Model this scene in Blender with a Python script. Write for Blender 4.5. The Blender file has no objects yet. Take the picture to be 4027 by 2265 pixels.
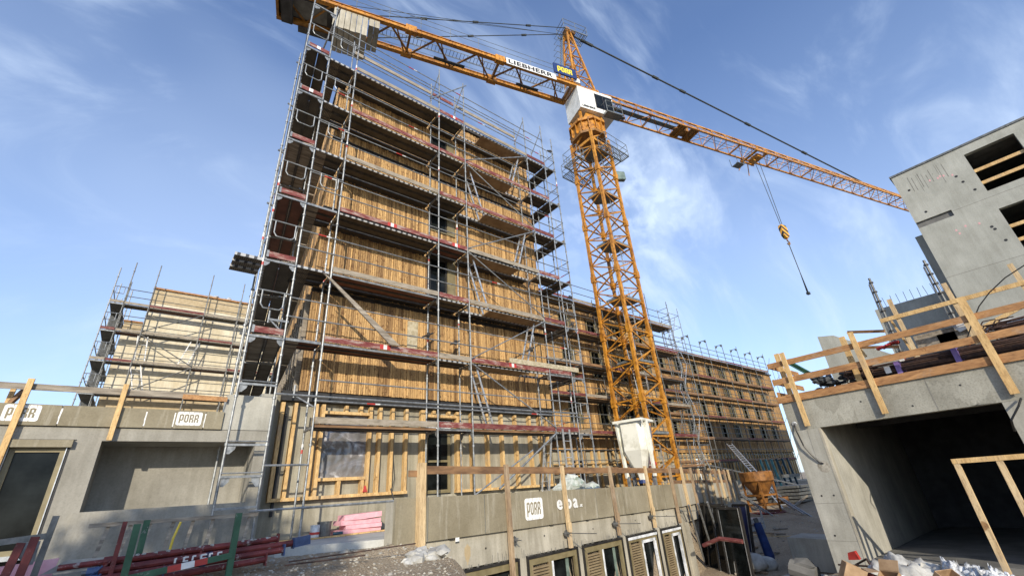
import bpy, math, random
from mathutils import Vector, Matrix, noise
import bmesh
random.seed(7)
S = bpy.context.scene
COL = S.collection
R_ = random.uniform
rad = math.radians

# ---------------------------------------------------------------- camera
cam_d = bpy.data.cameras.new('camera'); cam = bpy.data.objects.new('camera', cam_d); COL.objects.link(cam)
S.camera = cam
def cam_axes(p, r, y):
    f = Vector((math.sin(y)*math.cos(p), math.cos(y)*math.cos(p), math.sin(p)))
    ri = Vector((math.cos(y), -math.sin(y), 0)); up = ri.cross(f)
    R = ri*math.cos(r) + up*math.sin(r); U = -ri*math.sin(r) + up*math.cos(r)
    return R, U, f
cR, cU, cF = cam_axes(0.440396, -0.076013, 0.696345)
cam.matrix_world = Matrix(((cR.x, cU.x, -cF.x, 0), (cR.y, cU.y, -cF.y, 0), (cR.z, cU.z, -cF.z, 0), (0, 0, 0, 1)))
cam_d.sensor_width = 36; cam_d.lens = 36*1709.26/4027; cam_d.clip_start = 0.05; cam_d.clip_end = 3000

# ---------------------------------------------------------------- world and sun
SUN_DIR = Vector((0.62, 1.0, -0.44)).normalized()          # the way the light travels
sun_el = math.asin(-SUN_DIR.z); sun_az = math.atan2(-SUN_DIR.x, -SUN_DIR.y)
W = bpy.data.worlds.new('World'); S.world = W; W.use_nodes = True
wn = W.node_tree; wn.nodes.clear()
def wnode(t, **k):
    n = wn.nodes.new(t)
    for a, b in k.items(): setattr(n, a, b)
    return n
sky = wnode('ShaderNodeTexSky', sky_type='NISHITA', sun_disc=False, sun_elevation=sun_el, sun_rotation=sun_az, altitude=300, air_density=1.0, dust_density=0.6, ozone_density=1.6)
bg = wnode('ShaderNodeBackground'); out = wnode('ShaderNodeOutputWorld')
tc = wnode('ShaderNodeTexCoord')
def wnoise(scale, rot, sc, det, rough, lo, hi, dist=0.0):
    m = wnode('ShaderNodeMapping'); m.inputs['Rotation'].default_value = rot; m.inputs['Scale'].default_value = sc
    n = wnode('ShaderNodeTexNoise'); n.inputs['Scale'].default_value = scale; n.inputs['Detail'].default_value = det; n.inputs['Roughness'].default_value = rough
    n.inputs['Distortion'].default_value = dist
    r = wnode('ShaderNodeMapRange'); r.inputs[1].default_value = lo; r.inputs[2].default_value = hi; r.interpolation_type = 'SMOOTHSTEP'
    wn.links.new(tc.outputs['Generated'], m.inputs[0]); wn.links.new(m.outputs[0], n.inputs['Vector']); wn.links.new(n.outputs[0], r.inputs[0])
    return r.outputs[0]
def wmath(op, a, b, clamp=False):
    n = wnode('ShaderNodeMath', operation=op); n.use_clamp = clamp
    for i, v in enumerate((a, b)):
        if isinstance(v, (int, float)): n.inputs[i].default_value = v
        else: wn.links.new(v, n.inputs[i])
    return n.outputs[0]
cirrus = wnoise(2.2, (0.3, 0.5, 0.9), (1.0, 3.2, 1.6), 7, 0.58, 0.44, 0.78, 0.6)
broad = wnoise(1.3, (0.1, 0.2, 0.4), (1, 1.6, 1.2), 3, 0.5, 0.38, 0.72)
puff = wnoise(17, (0.2, 0.4, 0.3), (1.0, 1.5, 1.5), 4, 0.55, 0.42, 0.68, 0.3)
# a patch of small high puffs behind the crane mast
dv = wnode('ShaderNodeVectorMath', operation='DISTANCE'); wn.links.new(tc.outputs['Generated'], dv.inputs[0])
dv.inputs[1].default_value = (0.700, 0.440, 0.555)
pm = wnode('ShaderNodeMapRange'); pm.inputs[1].default_value = 0.24; pm.inputs[2].default_value = 0.03
wn.links.new(dv.outputs['Value'], pm.inputs[0])
cl = wmath('ADD', wmath('MULTIPLY', cirrus, 0.50), wmath('ADD', wmath('MULTIPLY', broad, 0.18), 0.04))
cl = wmath('ADD', cl, wmath('MULTIPLY', wmath('MULTIPLY', puff, pm.outputs[0]), 0.34), True)
sx = wnode('ShaderNodeSeparateXYZ'); wn.links.new(tc.outputs['Generated'], sx.inputs[0])
hz = wnode('ShaderNodeMapRange'); hz.inputs[1].default_value = 0.75; hz.inputs[2].default_value = 0.0; hz.inputs[3].default_value = 0.0; hz.inputs[4].default_value = 0.42
wn.links.new(sx.outputs['Z'], hz.inputs[0])
cl2 = wmath('ADD', cl, hz.outputs[0], True)
mx = wnode('ShaderNodeMix', data_type='RGBA'); mx.inputs['B'].default_value = (4.9, 5.9, 7.4, 1)
tint = wnode('ShaderNodeMix', data_type='RGBA', blend_type='MULTIPLY'); tint.inputs['Factor'].default_value = 1.0; tint.inputs['B'].default_value = (1.04, 1.19, 1.50, 1)
wn.links.new(sky.outputs[0], tint.inputs['A']); wn.links.new(tint.outputs['Result'], mx.inputs['A'])
wn.links.new(cl2, mx.inputs['Factor']); wn.links.new(mx.outputs['Result'], bg.inputs[0])
bg.inputs[1].default_value = 0.14
wn.links.new(bg.outputs[0], out.inputs[0])
sl = bpy.data.lights.new('sun', 'SUN'); so = bpy.data.objects.new('sun', sl); COL.objects.link(so)
sl.energy = 4.0; sl.angle = rad(0.5); sl.color = (1.0, 0.90, 0.74)
so.rotation_euler = SUN_DIR.to_track_quat('-Z', 'Y').to_euler(); so.location = (-20, -30, 40)
S.view_settings.view_transform = 'Standard'; S.view_settings.look = 'None'; S.view_settings.gamma = 1
S.view_settings.exposure = 0.25
S.render.engine = 'CYCLES'

# ---------------------------------------------------------------- materials
class NT:
    def __init__(s, name):
        s.m = bpy.data.materials.new(name); s.m.use_nodes = True; s.t = s.m.node_tree
        s.p = s.t.nodes['Principled BSDF']; s.tc = s.t.nodes.new('ShaderNodeTexCoord')
    def n(s, t, **k):
        q = s.t.nodes.new(t)
        for a, b in k.items(): setattr(q, a, b)
        return q
    def L(s, a, b): s.t.links.new(a, b)
    def noise(s, scale, det=4, rough=.55, sc=(1, 1, 1), dist=0, co='Object', rot=(0, 0, 0)):
        m = s.n('ShaderNodeMapping'); m.inputs['Scale'].default_value = sc; m.inputs['Rotation'].default_value = rot
        q = s.n('ShaderNodeTexNoise'); q.inputs['Scale'].default_value = scale; q.inputs['Detail'].default_value = det
        q.inputs['Roughness'].default_value = rough; q.inputs['Distortion'].default_value = dist
        s.L(s.tc.outputs[co], m.inputs[0]); s.L(m.outputs[0], q.inputs['Vector']); return q.outputs[0]
    def ramp(s, fac, stops, interp='LINEAR'):
        r = s.n('ShaderNodeValToRGB'); r.color_ramp.interpolation = interp
        el = r.color_ramp.elements
        while len(el) < len(stops): el.new(.5)
        for e, (p, c) in zip(el, stops): e.position = p; e.color = (c[0], c[1], c[2], 1) if not isinstance(c, (int, float)) else (c, c, c, 1)
        s.L(fac, r.inputs[0]); return r.outputs[0]
    def mix(s, f, a, b, bt='MIX'):
        q = s.n('ShaderNodeMix', data_type='RGBA', blend_type=bt)
        for i, v in (('Factor', f), ('A', a), ('B', b)):
            if isinstance(v, (int, float)): q.inputs[i].default_value = v
            elif isinstance(v, tuple): q.inputs[i].default_value = (*v, 1)
            else: s.L(v, q.inputs[i])
        return q.outputs['Result']
    def math(s, op, a, b=0., c=0.):
        q = s.n('ShaderNodeMath', operation=op)
        for i, v in enumerate((a, b, c)):
            if isinstance(v, (int, float)): q.inputs[i].default_value = v
            else: s.L(v, q.inputs[i])
        return q.outputs[0]
    def bump(s, h, st=.3, d=.01):
        q = s.n('ShaderNodeBump'); q.inputs['Strength'].default_value = st; q.inputs['Distance'].default_value = d
        s.L(h, q.inputs['Height']); s.L(q.outputs[0], s.p.inputs['Normal'])
    def fin(s, col=None, rough=.7, metal=0., spec=None):
        if col is not None:
            if isinstance(col, tuple): s.p.inputs['Base Color'].default_value = (*col, 1)
            else: s.L(col, s.p.inputs['Base Color'])
        if isinstance(rough, (int, float)): s.p.inputs['Roughness'].default_value = rough
        else: s.L(rough, s.p.inputs['Roughness'])
        s.p.inputs['Metallic'].default_value = metal
        if spec is not None: s.p.inputs['Specular IOR Level'].default_value = spec
        return s.m
M = {}
def two(name, a, b, scale=3, lo=.35, hi=.65, rough=.7, metal=0., det=5, sc=(1, 1, 1), bump=0, dist=0, spec=None):
    t = NT(name); n = t.noise(scale, det, .6, sc, dist); c = t.ramp(n, [(lo, a), (hi, b)])
    if bump: t.bump(t.noise(scale*6, 5, .6, sc), bump, .02)
    M[name] = t.fin(c, rough, metal, spec); return M[name]
def wood(name, a, b, sc):
    t = NT(name); c = t.ramp(t.noise(2.6, 6, .6, sc), [(.32, a), (.68, b)])
    c = t.mix(.7, c, t.ramp(t.noise(13, 6, .7, sc), [(.34, (.45, .38, .32)), (.52, (1, 1, 1)), (.8, (1.12, 1.08, 1.0))]), 'MULTIPLY')
    c = t.mix(.85, c, t.ramp(t.noise(5, 3, .5, (1, 1, 1), 1.0), [(.26, (.40, .26, .15)), (.32, (1, 1, 1))]), 'MULTIPLY')
    c = t.mix(t.ramp(t.noise(1.7, 6, .7), [(.56, 0.), (.74, .55)]), c, (.36, .32, .27)); t.bump(t.noise(20, 5, .6, sc), .2, .01); M[name] = t.fin(c, .75)
def chipped(name, a, b, chip, lo=.60, rough=.6):
    t = NT(name); c = t.ramp(t.noise(5, 7, .65), [(.35, a), (.62, b)]); c = t.mix(t.ramp(t.noise(9, 8, .75), [(lo, 0.), (lo+.05, .9)]), c, chip); M[name] = t.fin(c, rough)
two('galvanised', (.17, .18, .185), (.34, .355, .36), 9, rough=.5, metal=.5)
two('dull_steel', (.11, .115, .11), (.22, .22, .21), 7, rough=.55, metal=.5)
two('dark_steel', (.035, .035, .034), (.09, .085, .08), 8, rough=.6, metal=.3)
two('paint_red', (.34, .03, .02), (.52, .05, .04), 8, rough=.5)
two('paint_white', (.62, .62, .60), (.80, .80, .78), 7, rough=.5)
two('crane_white', (.55, .56, .53), (.80, .80, .76), 2.2, .3, .6, rough=.45)
def crane_paint():
    t = NT('crane_yellow'); c = t.ramp(t.noise(.7, 6, .65), [(.34, (.40, .165, .018)), (.62, (.62, .285, .032))])
    c = t.mix(.8, c, t.ramp(t.noise(7, 7, .7, (1, 1, .6)), [(.38, (.30, .20, .14)), (.52, (1, 1, 1)), (.72, (1.05, 1.0, .95))]), 'MULTIPLY'); c = t.mix(.6, c, t.ramp(t.noise(1.9, 5, .7), [(.36, (.5, .42, .36)), (.5, (1, 1, 1))]), 'MULTIPLY'); M['crane_yellow'] = t.fin(c, .5)
crane_paint()
two('crane_dark', (.16, .07, .012), (.34, .16, .03), 2.5, rough=.6)
two('platform_grey', (.11, .125, .13), (.20, .22, .225), 4, rough=.6)
two('cable', (.02, .025, .022), (.05, .055, .05), 6, rough=.6)
two('sign_blue', (.012, .028, .12), (.02, .045, .16), 3, rough=.4)
two('letter_yellow', (.80, .66, .02), (.85, .72, .05), 5, rough=.4)
two('letter_black', (.015, .015, .015), (.03, .03, .03), 5, rough=.5)
wood('timber_new', (.50, .31, .12), (.72, .50, .23), (3, 3, .6))
wood('timber_orange', (.27, .13, .05), (.50, .27, .11), (2, .6, 3))
wood('timber_pale', (.48, .34, .18), (.68, .52, .30), (3, 3, .5))
wood('timber_old', (.24, .165, .10), (.46, .34, .21), (3, 3, .6))
two('timber_brown', (.13, .07, .035), (.30, .17, .08), 3, rough=.7, sc=(.6, 3, 3), bump=.2)
two('timber_grey', (.16, .135, .105), (.38, .33, .26), 4, rough=.85, sc=(.5, 3, 4), bump=.3, det=8)
two('ply_red', (.10, .035, .025), (.20, .08, .05), 2.5, rough=.6, det=7)
two('ply_brown', (.20, .135, .08), (.33, .24, .15), 2.5, rough=.7, det=6)
two('olive', (.16, .13, .065), (.24, .20, .11), 4, rough=.5)
two('shutter', (.20, .15, .085), (.27, .21, .125), 4, rough=.5)
two('black_frame', (.012, .011, .010), (.03, .028, .026), 5, rough=.5)
two('flashing', (.012, .012, .012), (.03, .03, .03), 4, rough=.7)
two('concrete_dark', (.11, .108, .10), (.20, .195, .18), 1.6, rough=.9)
two('foam_pink', (.68, .33, .38), (.80, .46, .50), 6, rough=.8)
two('matte_black', (.03, .03, .032), (.07, .07, .07), 2, rough=.8)
two('cardboard', (.30, .19, .10), (.46, .31, .18), 5, rough=.85)
two('rebar', (.035, .02, .016), (.085, .045, .032), 12, rough=.8)
two('tarp_blue', (.008, .03, .13), (.02, .06, .22), 3, rough=.5)
two('bag_teal', (.008, .035, .06), (.02, .075, .11), 4, rough=.35)
two('plastic_white', (.42, .44, .45), (.80, .82, .84), 5, .35, .6, rough=.35)
two('sack', (.30, .29, .26), (.52, .51, .47), 5, rough=.8)
two('hose_black', (.01, .01, .01), (.02, .02, .02), 5, rough=.4)
chipped('prop_green', (.018, .07, .035), (.04, .12, .065), (.28, .28, .25), .62)
chipped('prop_red', (.09, .012, .012), (.20, .035, .03), (.34, .29, .27), .58)
two('prop_blue', (.02, .045, .12), (.05, .09, .20), 7, rough=.5)
two('machine_orange', (.13, .055, .015), (.33, .14, .03), 4, rough=.55)
two('purple', (.16, .10, .30), (.24, .17, .42), 5, rough=.5)
two('yellow_mark', (.7, .5, .05), (.8, .6, .1), 5)
two('green_tube', (.015, .07, .045), (.05, .16, .10), 6, rough=.4)
two('net_dark', (.03, .035, .035), (.10, .105, .11), 9, rough=.7)
two('mineral', (.32, .27, .17), (.52, .46, .33), 14, rough=.9, bump=.5)
two('silo_paint', (.50, .48, .38), (.76, .75, .66), 2.3, .30, .52, rough=.6, det=8)
two('aluminium', (.45, .46, .46), (.66, .67, .67), 7, rough=.35, metal=.6)
two('stone', (.22, .20, .16), (.48, .45, .38), 9, rough=.9, bump=.4)
two('lamp_green', (.10, .14, .12), (.20, .26, .22), 4, rough=.4)
two('spray_white', (.62, .62, .58), (.82, .82, .79), 14, .3, .5, rough=.8, det=8)
two('spray_pink', (.62, .33, .33), (.70, .42, .42), 20, rough=.9)
two('stain', (.14, .135, .12), (.25, .24, .21), 9, rough=.95, det=8)
two('rust_stain', (.40, .31, .18), (.50, .40, .25), 5, rough=.9)

def concrete(name, a, b, panel=None, streak=.5, fine=.25):
    t = NT(name)
    big = t.noise(.9, 6, .6); c = t.ramp(big, [(.32, a), (.68, b)])
    st = t.noise(3.0, 5, .6, (2.2, 2.2, .25)); c = t.mix(streak, c, t.ramp(st, [(.3, (.42, .41, .37)), (.62, (.85, .85, .85))]), 'MULTIPLY')
    sp = t.noise(28, 6, .7); c = t.mix(fine, c, t.ramp(sp, [(.3, .35), (.55, 1.)]), 'MULTIPLY')
    if panel:
        w = t.n('ShaderNodeTexBrick'); w.inputs['Scale'].default_value = 1; w.inputs['Brick Width'].default_value = panel[0]; w.inputs['Row Height'].default_value = panel[1]
        w.inputs['Mortar Size'].default_value = .008; w.offset = 0
        w.inputs['Color1'].default_value = (1, 1, 1, 1); w.inputs['Color2'].default_value = (.9, .9, .88, 1); w.inputs['Mortar'].default_value = (.45, .45, .42, 1)
        m = t.n('ShaderNodeMapping'); m.inputs['Rotation'].default_value = panel[2]; t.L(t.tc.outputs['Object'], m.inputs[0]); t.L(m.outputs[0], w.inputs['Vector'])
        c = t.mix(.8, c, w.outputs[0], 'MULTIPLY')
    t.bump(t.noise(22, 6, .7), .25, .01)
    M[name] = t.fin(c, .92)
concrete('concrete_warm', (.36, .33, .26), (.58, .54, .44), None, .6)
concrete('concrete_form', (.32, .29, .22), (.50, .47, .37), (2.4, 3.2, (rad(90), 0, 0)), .75)
concrete('concrete_grey', (.34, .33, .285), (.53, .515, .45), None, .45)
concrete('concrete_beam', (.27, .26, .215), (.50, .485, .41), None, .35, .5)
concrete('beam_damp', (.24, .23, .19), (.40, .385, .32), None, .3, .5)
concrete('concrete_tower', (.37, .37, .32), (.50, .50, .44), None, .3, .4)
concrete('render_grey', (.27, .255, .215), (.43, .41, .355), None, .45)
def board_mat():
    t = NT('insul_board'); c = t.ramp(t.noise(1.1, 6, .6), [(.32, (.195, .165, .105)), (.68, (.30, .265, .185))])
    c = t.mix(t.ramp(t.noise(2.6, 6, .65, (3.2, 3.2, .35)), [(.54, 0.), (.72, .6)]), c, (.47, .44, .36)); c = t.mix(.3, c, t.ramp(t.noise(30, 6, .7), [(.3, .4), (.55, 1.)]), 'MULTIPLY'); M['insul_board'] = t.fin(c, .9)
board_mat()
concrete('slab_pale', (.40, .40, .37), (.58, .58, .54), None, .2)
concrete('render_cream', (.62, .53, .36), (.80, .74, .58), None, .35, .12)

def cladding_mat(name, lo, hi):
    t = NT(name)
    a = t.n('ShaderNodeAttribute', attribute_name='tone'); 
    g = t.noise(5, 6, .65, (7, 7, .9)); kn = t.noise(9, 4, .65, (1.6, 1.6, .8), 1.6)
    v = t.math('ADD', t.math('MULTIPLY', a.outputs['Fac'], .50), t.math('MULTIPLY', g, .55))
    c = t.ramp(v, [(.12, lo), (.5, tuple((x+y)/2 for x, y in zip(lo, hi))), (.88, hi)])
    c = t.mix(.85, c, t.ramp(kn, [(.36, (.26, .15, .07)), (.46, (1, 1, 1))]), 'MULTIPLY')
    M[name] = t.fin(c, .7)
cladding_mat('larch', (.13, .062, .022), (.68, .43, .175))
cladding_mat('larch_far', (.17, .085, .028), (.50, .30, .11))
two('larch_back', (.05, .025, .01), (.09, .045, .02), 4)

def steel_deck():
    t = NT('steel_deck')
    m = t.n('ShaderNodeMapping'); m.inputs['Scale'].default_value = (22, 22, 22); t.L(t.tc.outputs['Object'], m.inputs[0])
    v = t.n('ShaderNodeTexVoronoi'); v.inputs['Scale'].default_value = 1; v.inputs['Randomness'].default_value = .15; t.L(m.outputs[0], v.inputs['Vector'])
    c = t.ramp(v.outputs['Distance'], [(.20, (.42, .36, .26)), (.40, (.10, .09, .075))])  # light coming through the perforations, painted in as pale olive spots
    c = t.mix(.6, c, t.ramp(t.noise(2, 5), [(.35, .35), (.65, 1.)]), 'MULTIPLY')
    M['steel_deck'] = t.fin(c, .55, .3)
steel_deck()
def deck_side():
    t = NT('deck_side'); s = t.n('ShaderNodeSeparateXYZ'); t.L(t.tc.outputs['Object'], s.inputs[0])
    u = t.math('ABSOLUTE', t.math('SUBTRACT', t.math('FRACT', t.math('MULTIPLY', t.math('ADD', s.outputs[0], s.outputs[1]), 5.5)), .5))
    dot = t.math('LESS_THAN', u, .2)
    c = t.mix(dot, (.46, .46, .44), (.07, .07, .07))
    M['deck_side'] = t.fin(c, .45, .3)
deck_side()
def toe(name, a, b, c2, lo, hi):
    t = NT(name); n = t.noise(3.5, 8, .7, (.8, .8, 3)); c = t.ramp(n, [(lo, a), ((lo+hi)/2, b), (hi, c2)])
    M[name] = t.fin(c, .75)
toe('toe_red', (.36, .28, .24), (.20, .055, .045), (.13, .02, .02), .38, .62)
toe('toe_grey', (.36, .31, .25), (.28, .24, .18), (.14, .11, .08), .35, .68)
toe('toe_dark_red', (.24, .16, .13), (.16, .04, .035), (.10, .02, .02), .34, .6)

def glass_mat():
    t = NT('glass_dark'); n = t.noise(1.6, 4, .6); c = t.ramp(n, [(.4, (.004, .005, .005)), (.75, (.02, .024, .024))])
    M['glass_dark'] = t.fin(c, .10, 0., .16)
    t = NT('glass_clear'); t.p.inputs['Transmission Weight'].default_value = 1; M['glass_clear'] = t.fin((.7, .78, .76), .03)
    t = NT('plastic_film'); n = t.noise(1.3, 3, .6, (1, 1, 1.6), 1.5); c = t.ramp(n, [(.40, (.13, .125, .12)), (.58, (.20, .19, .19)), (.72, (.50, .50, .51))])
    t.bump(t.noise(3, 3, .5, (1, 1, .7), 1), .5, .05); M['plastic_film'] = t.fin(c, .18, 0, .8)
    t = NT('crumpled_film'); n = t.noise(5, 6, .7, (1, 1, 1), 2); c = t.ramp(n, [(.38, (.20, .21, .21)), (.6, (.72, .73, .74))])
    t.bump(t.noise(6, 6, .6), .8, .05); M['crumpled_film'] = t.fin(c, .25)
    t = NT('wrap_green'); n = t.noise(4, 5, .6, (1, 1, 1), 1.5); c = t.ramp(n, [(.30, (.14, .24, .15)), (.42, (.40, .43, .38)), (.7, (.62, .64, .60))]); M['wrap_green'] = t.fin(c, .3)
glass_mat()
def hazard():
    t = NT('hazard_stripe'); w = t.n('ShaderNodeTexWave'); w.inputs['Scale'].default_value = 1.1; w.bands_direction = 'DIAGONAL'
    t.L(t.tc.outputs['Object'], w.inputs['Vector']); c = t.ramp(w.outputs[0], [(.45, (.02, .02, .02)), (.5, (.75, .36, .03))], 'CONSTANT')
    M['hazard_stripe'] = t.fin(c, .5)
hazard()
def osb():
    t = NT('osb'); v = t.n('ShaderNodeTexVoronoi'); v.inputs['Scale'].default_value = 30; t.L(t.tc.outputs['Object'], v.inputs['Vector'])
    c = t.mix(.75, t.ramp(t.noise(20, 6), [(.3, (.34, .27, .16)), (.7, (.62, .54, .36))]), v.outputs['Color'], 'SOFT_LIGHT'); M['osb'] = t.fin(c, .8)
osb()
def ground_mats():
    t = NT('gravel_soil')
    n1 = t.noise(.5, 8, .65); n2 = t.noise(14, 8, .75); n3 = t.noise(60, 3, .6)
    c = t.ramp(n1, [(.35, (.35, .25, .145)), (.65, (.58, .455, .30))])
    c = t.mix(.7, c, t.ramp(n2, [(.32, .5), (.6, 1.15)]), 'MULTIPLY')
    v = t.n('ShaderNodeTexVoronoi'); v.inputs['Scale'].default_value = 26; t.L(t.tc.outputs['Object'], v.inputs['Vector'])
    c = t.mix(.35, c, t.ramp(v.outputs['Distance'], [(.1, (.52, .49, .42)), (.5, (.16, .14, .11))]))
    t.bump(t.math('ADD', n2, t.math('MULTIPLY', v.outputs['Distance'], -.6)), .9, .06)
    M['gravel_soil'] = t.fin(c, .95)
ground_mats()

# ---------------------------------------------------------------- mesh helpers
ORG = {}
class MB:
    def __init__(s): s.v = []; s.f = []; s.mi = []; s.tone = []
    def add(s, vs, fs, mi=0, tone=0.5):
        b = len(s.v); s.v += [tuple(v) for v in vs]
        for f in fs: s.f.append([b+i for i in f]); s.mi.append(mi); s.tone.append(tone)
        return s
    def box(s, a, b, mi=0, tone=.5):
        x0, x1 = sorted((a[0], b[0])); y0, y1 = sorted((a[1], b[1])); z0, z1 = sorted((a[2], b[2]))
        v = [(x0, y0, z0), (x1, y0, z0), (x1, y1, z0), (x0, y1, z0), (x0, y0, z1), (x1, y0, z1), (x1, y1, z1), (x0, y1, z1)]
        return s.add(v, [(0, 3, 2, 1), (4, 5, 6, 7), (0, 1, 5, 4), (1, 2, 6, 5), (2, 3, 7, 6), (3, 0, 4, 7)], mi, tone)
    def bar(s, p, q, w, h, up=(0, 0, 1), mi=0, tone=.5):
        p = Vector(p); q = Vector(q); d = (q-p).normalized(); up = Vector(up)
        if abs(d.dot(up)) > .98: up = Vector((1, 0, 0)) if abs(d.x) < .9 else Vector((0, 1, 0))
        sd = d.cross(up).normalized()*w/2; u = sd.cross(d).normalized()*h/2
        v = [p-sd-u, p+sd-u, p+sd+u, p-sd+u, q-sd-u, q+sd-u, q+sd+u, q-sd+u]
        return s.add(v, [(0, 1, 2, 3), (7, 6, 5, 4), (0, 4, 5, 1), (1, 5, 6, 2), (2, 6, 7, 3), (3, 7, 4, 0)], mi, tone)
    def tube(s, p, q, r, n=6, r2=None, mi=0, cap=True):
        p = Vector(p); q = Vector(q); d = (q-p).normalized(); r2 = r if r2 is None else r2
        up = Vector((0, 0, 1)) if abs(d.z) < .95 else Vector((1, 0, 0))
        a = d.cross(up).normalized(); b = a.cross(d)
        v = [p+(a*math.cos(t)+b*math.sin(t))*r for t in [2*math.pi*i/n for i in range(n)]] + [q+(a*math.cos(t)+b*math.sin(t))*r2 for t in [2*math.pi*i/n for i in range(n)]]
        f = [(i, (i+1) % n, n+(i+1) % n, n+i) for i in range(n)]
        if cap: f += [tuple(range(n))[::-1], tuple(range(n, 2*n))]
        return s.add(v, f, mi)
    def path(s, pts, r, n=6, mi=0):
        for a, b in zip(pts, pts[1:]): s.tube(a, b, r, n, mi=mi)
        return s
    def poly(s, pts, off, mi=0):
        off = Vector(off); pts = [Vector(p) for p in pts]; n = len(pts)
        return s.add(pts+[p+off for p in pts], [tuple(range(n)), tuple(range(n, 2*n))[::-1]]+[((i+1) % n, i, n+i, n+(i+1) % n) for i in range(n)], mi)
    def build(s, name, mat, parent=None, loc=None, smooth=False, kind=None, label=None, cat=None, group=None, tone=False):
        o0 = Vector(ORG[parent.name]) if parent else (Vector(loc) if loc else Vector((0, 0, 0)))
        me = bpy.data.meshes.new(name)
        me.from_pydata([(v[0]-o0.x, v[1]-o0.y, v[2]-o0.z) for v in s.v], [], s.f)
        for m in (mat if isinstance(mat, (list, tuple)) else [mat]): me.materials.append(M[m])
        me.polygons.foreach_set('material_index', s.mi)
        if tone:
            at = me.attributes.new('tone', 'FLOAT', 'FACE'); at.data.foreach_set('value', s.tone)
        if smooth: me.polygons.foreach_set('use_smooth', [True]*len(s.f))
        bm = bmesh.new(); bm.from_mesh(me); bmesh.ops.recalc_face_normals(bm, faces=bm.faces); bm.to_mesh(me); bm.free()
        me.update()
        o = bpy.data.objects.new(name, me); COL.objects.link(o)
        if parent: o.parent = parent
        else: o.location = o0
        ORG[o.name] = tuple(o0); tag(o, label, cat, group, kind); return o
def tag(o, label=None, cat=None, group=None, kind=None):
    if label: o['label'] = label
    if cat: o['category'] = cat
    if group: o['group'] = group
    if kind: o['kind'] = kind
def thing(name, label, cat, loc=(0, 0, 0), group=None):
    o = bpy.data.objects.new(name, None); COL.objects.link(o); o.location = loc; o.empty_display_size = .3
    ORG[o.name] = tuple(loc); tag(o, label, cat, group); return o
def copy_thing(o, off, label, parent=None):
    c = o.copy(); COL.objects.link(c)
    if parent: c.parent = parent
    else: c.location = Vector(o.location)+Vector(off); c['label'] = label
    ORG[c.name] = tuple(Vector(ORG[o.name])+Vector(off))
    for ch in list(o.children): copy_thing(ch, off, None, c)
    return c
def text_mesh(txt, name, mat, parent, origin, ux, uz, size, extrude=.004, xs=1., bold=0., spacing=1., kind=None):
    cu = bpy.data.curves.new('t', 'FONT'); cu.body = txt; cu.size = size; cu.extrude = extrude; cu.offset = 0; cu.space_character = spacing
    ob = bpy.data.objects.new('t', cu); COL.objects.link(ob); bpy.context.view_layer.update()
    me = bpy.data.meshes.new_from_object(ob.evaluated_get(bpy.context.evaluated_depsgraph_get()))
    bpy.data.objects.remove(ob)
    ux = Vector(ux).normalized(); uz = Vector(uz).normalized(); un = ux.cross(uz); o0 = Vector(ORG[parent.name])
    vs = [tuple(v.co) for v in me.vertices]; fs = [tuple(p.vertices) for p in me.polygons]; me = bpy.data.meshes.new(name); V_ = []; F_ = []
    for k, (sx2, sy2) in enumerate(((0, 0), (1, 0), (-1, 0), (0, 1), (0, -1)) if bold else ((0, 0),)):     # heavier strokes: the glyph laid again a little to each side
        b0 = len(V_); V_ += [Vector(origin)+ux*(x*xs+sx2*bold)+uz*(y+sy2*bold*.7)+un*(z+k*.0006)-o0 for x, y, z in vs]; F_ += [[b0+i for i in f] for f in fs]
    me.from_pydata([tuple(v) for v in V_], [], F_)
    me.materials.clear(); me.materials.append(M[mat]); me.name = name
    o = bpy.data.objects.new(name, me); COL.objects.link(o); o.parent = parent; ORG[o.name] = ORG[parent.name]; return o
# heavy condensed letters, drawn as rectangles on a 1 x 2 cell (x0,z0,x1,z1)
GLY = {'P': [(0, -.25, .34, 1.9), (.30, 1.66, .75, 2.0), (.66, .55, 1., 1.88), (.34, .40, .78, .72)],
       'O': [(0, .15, .34, 1.85), (.66, .15, 1., 1.85), (.25, 1.65, .75, 2.), (.25, 0, .75, .35)],
       'R': [(0, 0, .34, 1.9), (.66, 1.05, 1., 1.9), (.25, 1.65, .75, 2.), (.3, .75, .8, 1.08), (.66, 0, 1., .78)]}
def letters(mb, word, o, ux, uz, un, w, h, gap, t=.004, mi=0):
    o = Vector(o); ux = Vector(ux); uz = Vector(uz); un = Vector(un)
    for i, ch in enumerate(word):
        for k, (a, b, c, d) in enumerate(GLY[ch]):
            P = [o+ux*((a)*w+i*(w+gap))+uz*(b*h/2), o+ux*((c)*w+i*(w+gap))+uz*(b*h/2), o+ux*((c)*w+i*(w+gap))+uz*(d*h/2), o+ux*((a)*w+i*(w+gap))+uz*(d*h/2)]
            mb.poly(P, un*(t+k*.0007), mi)

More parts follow.
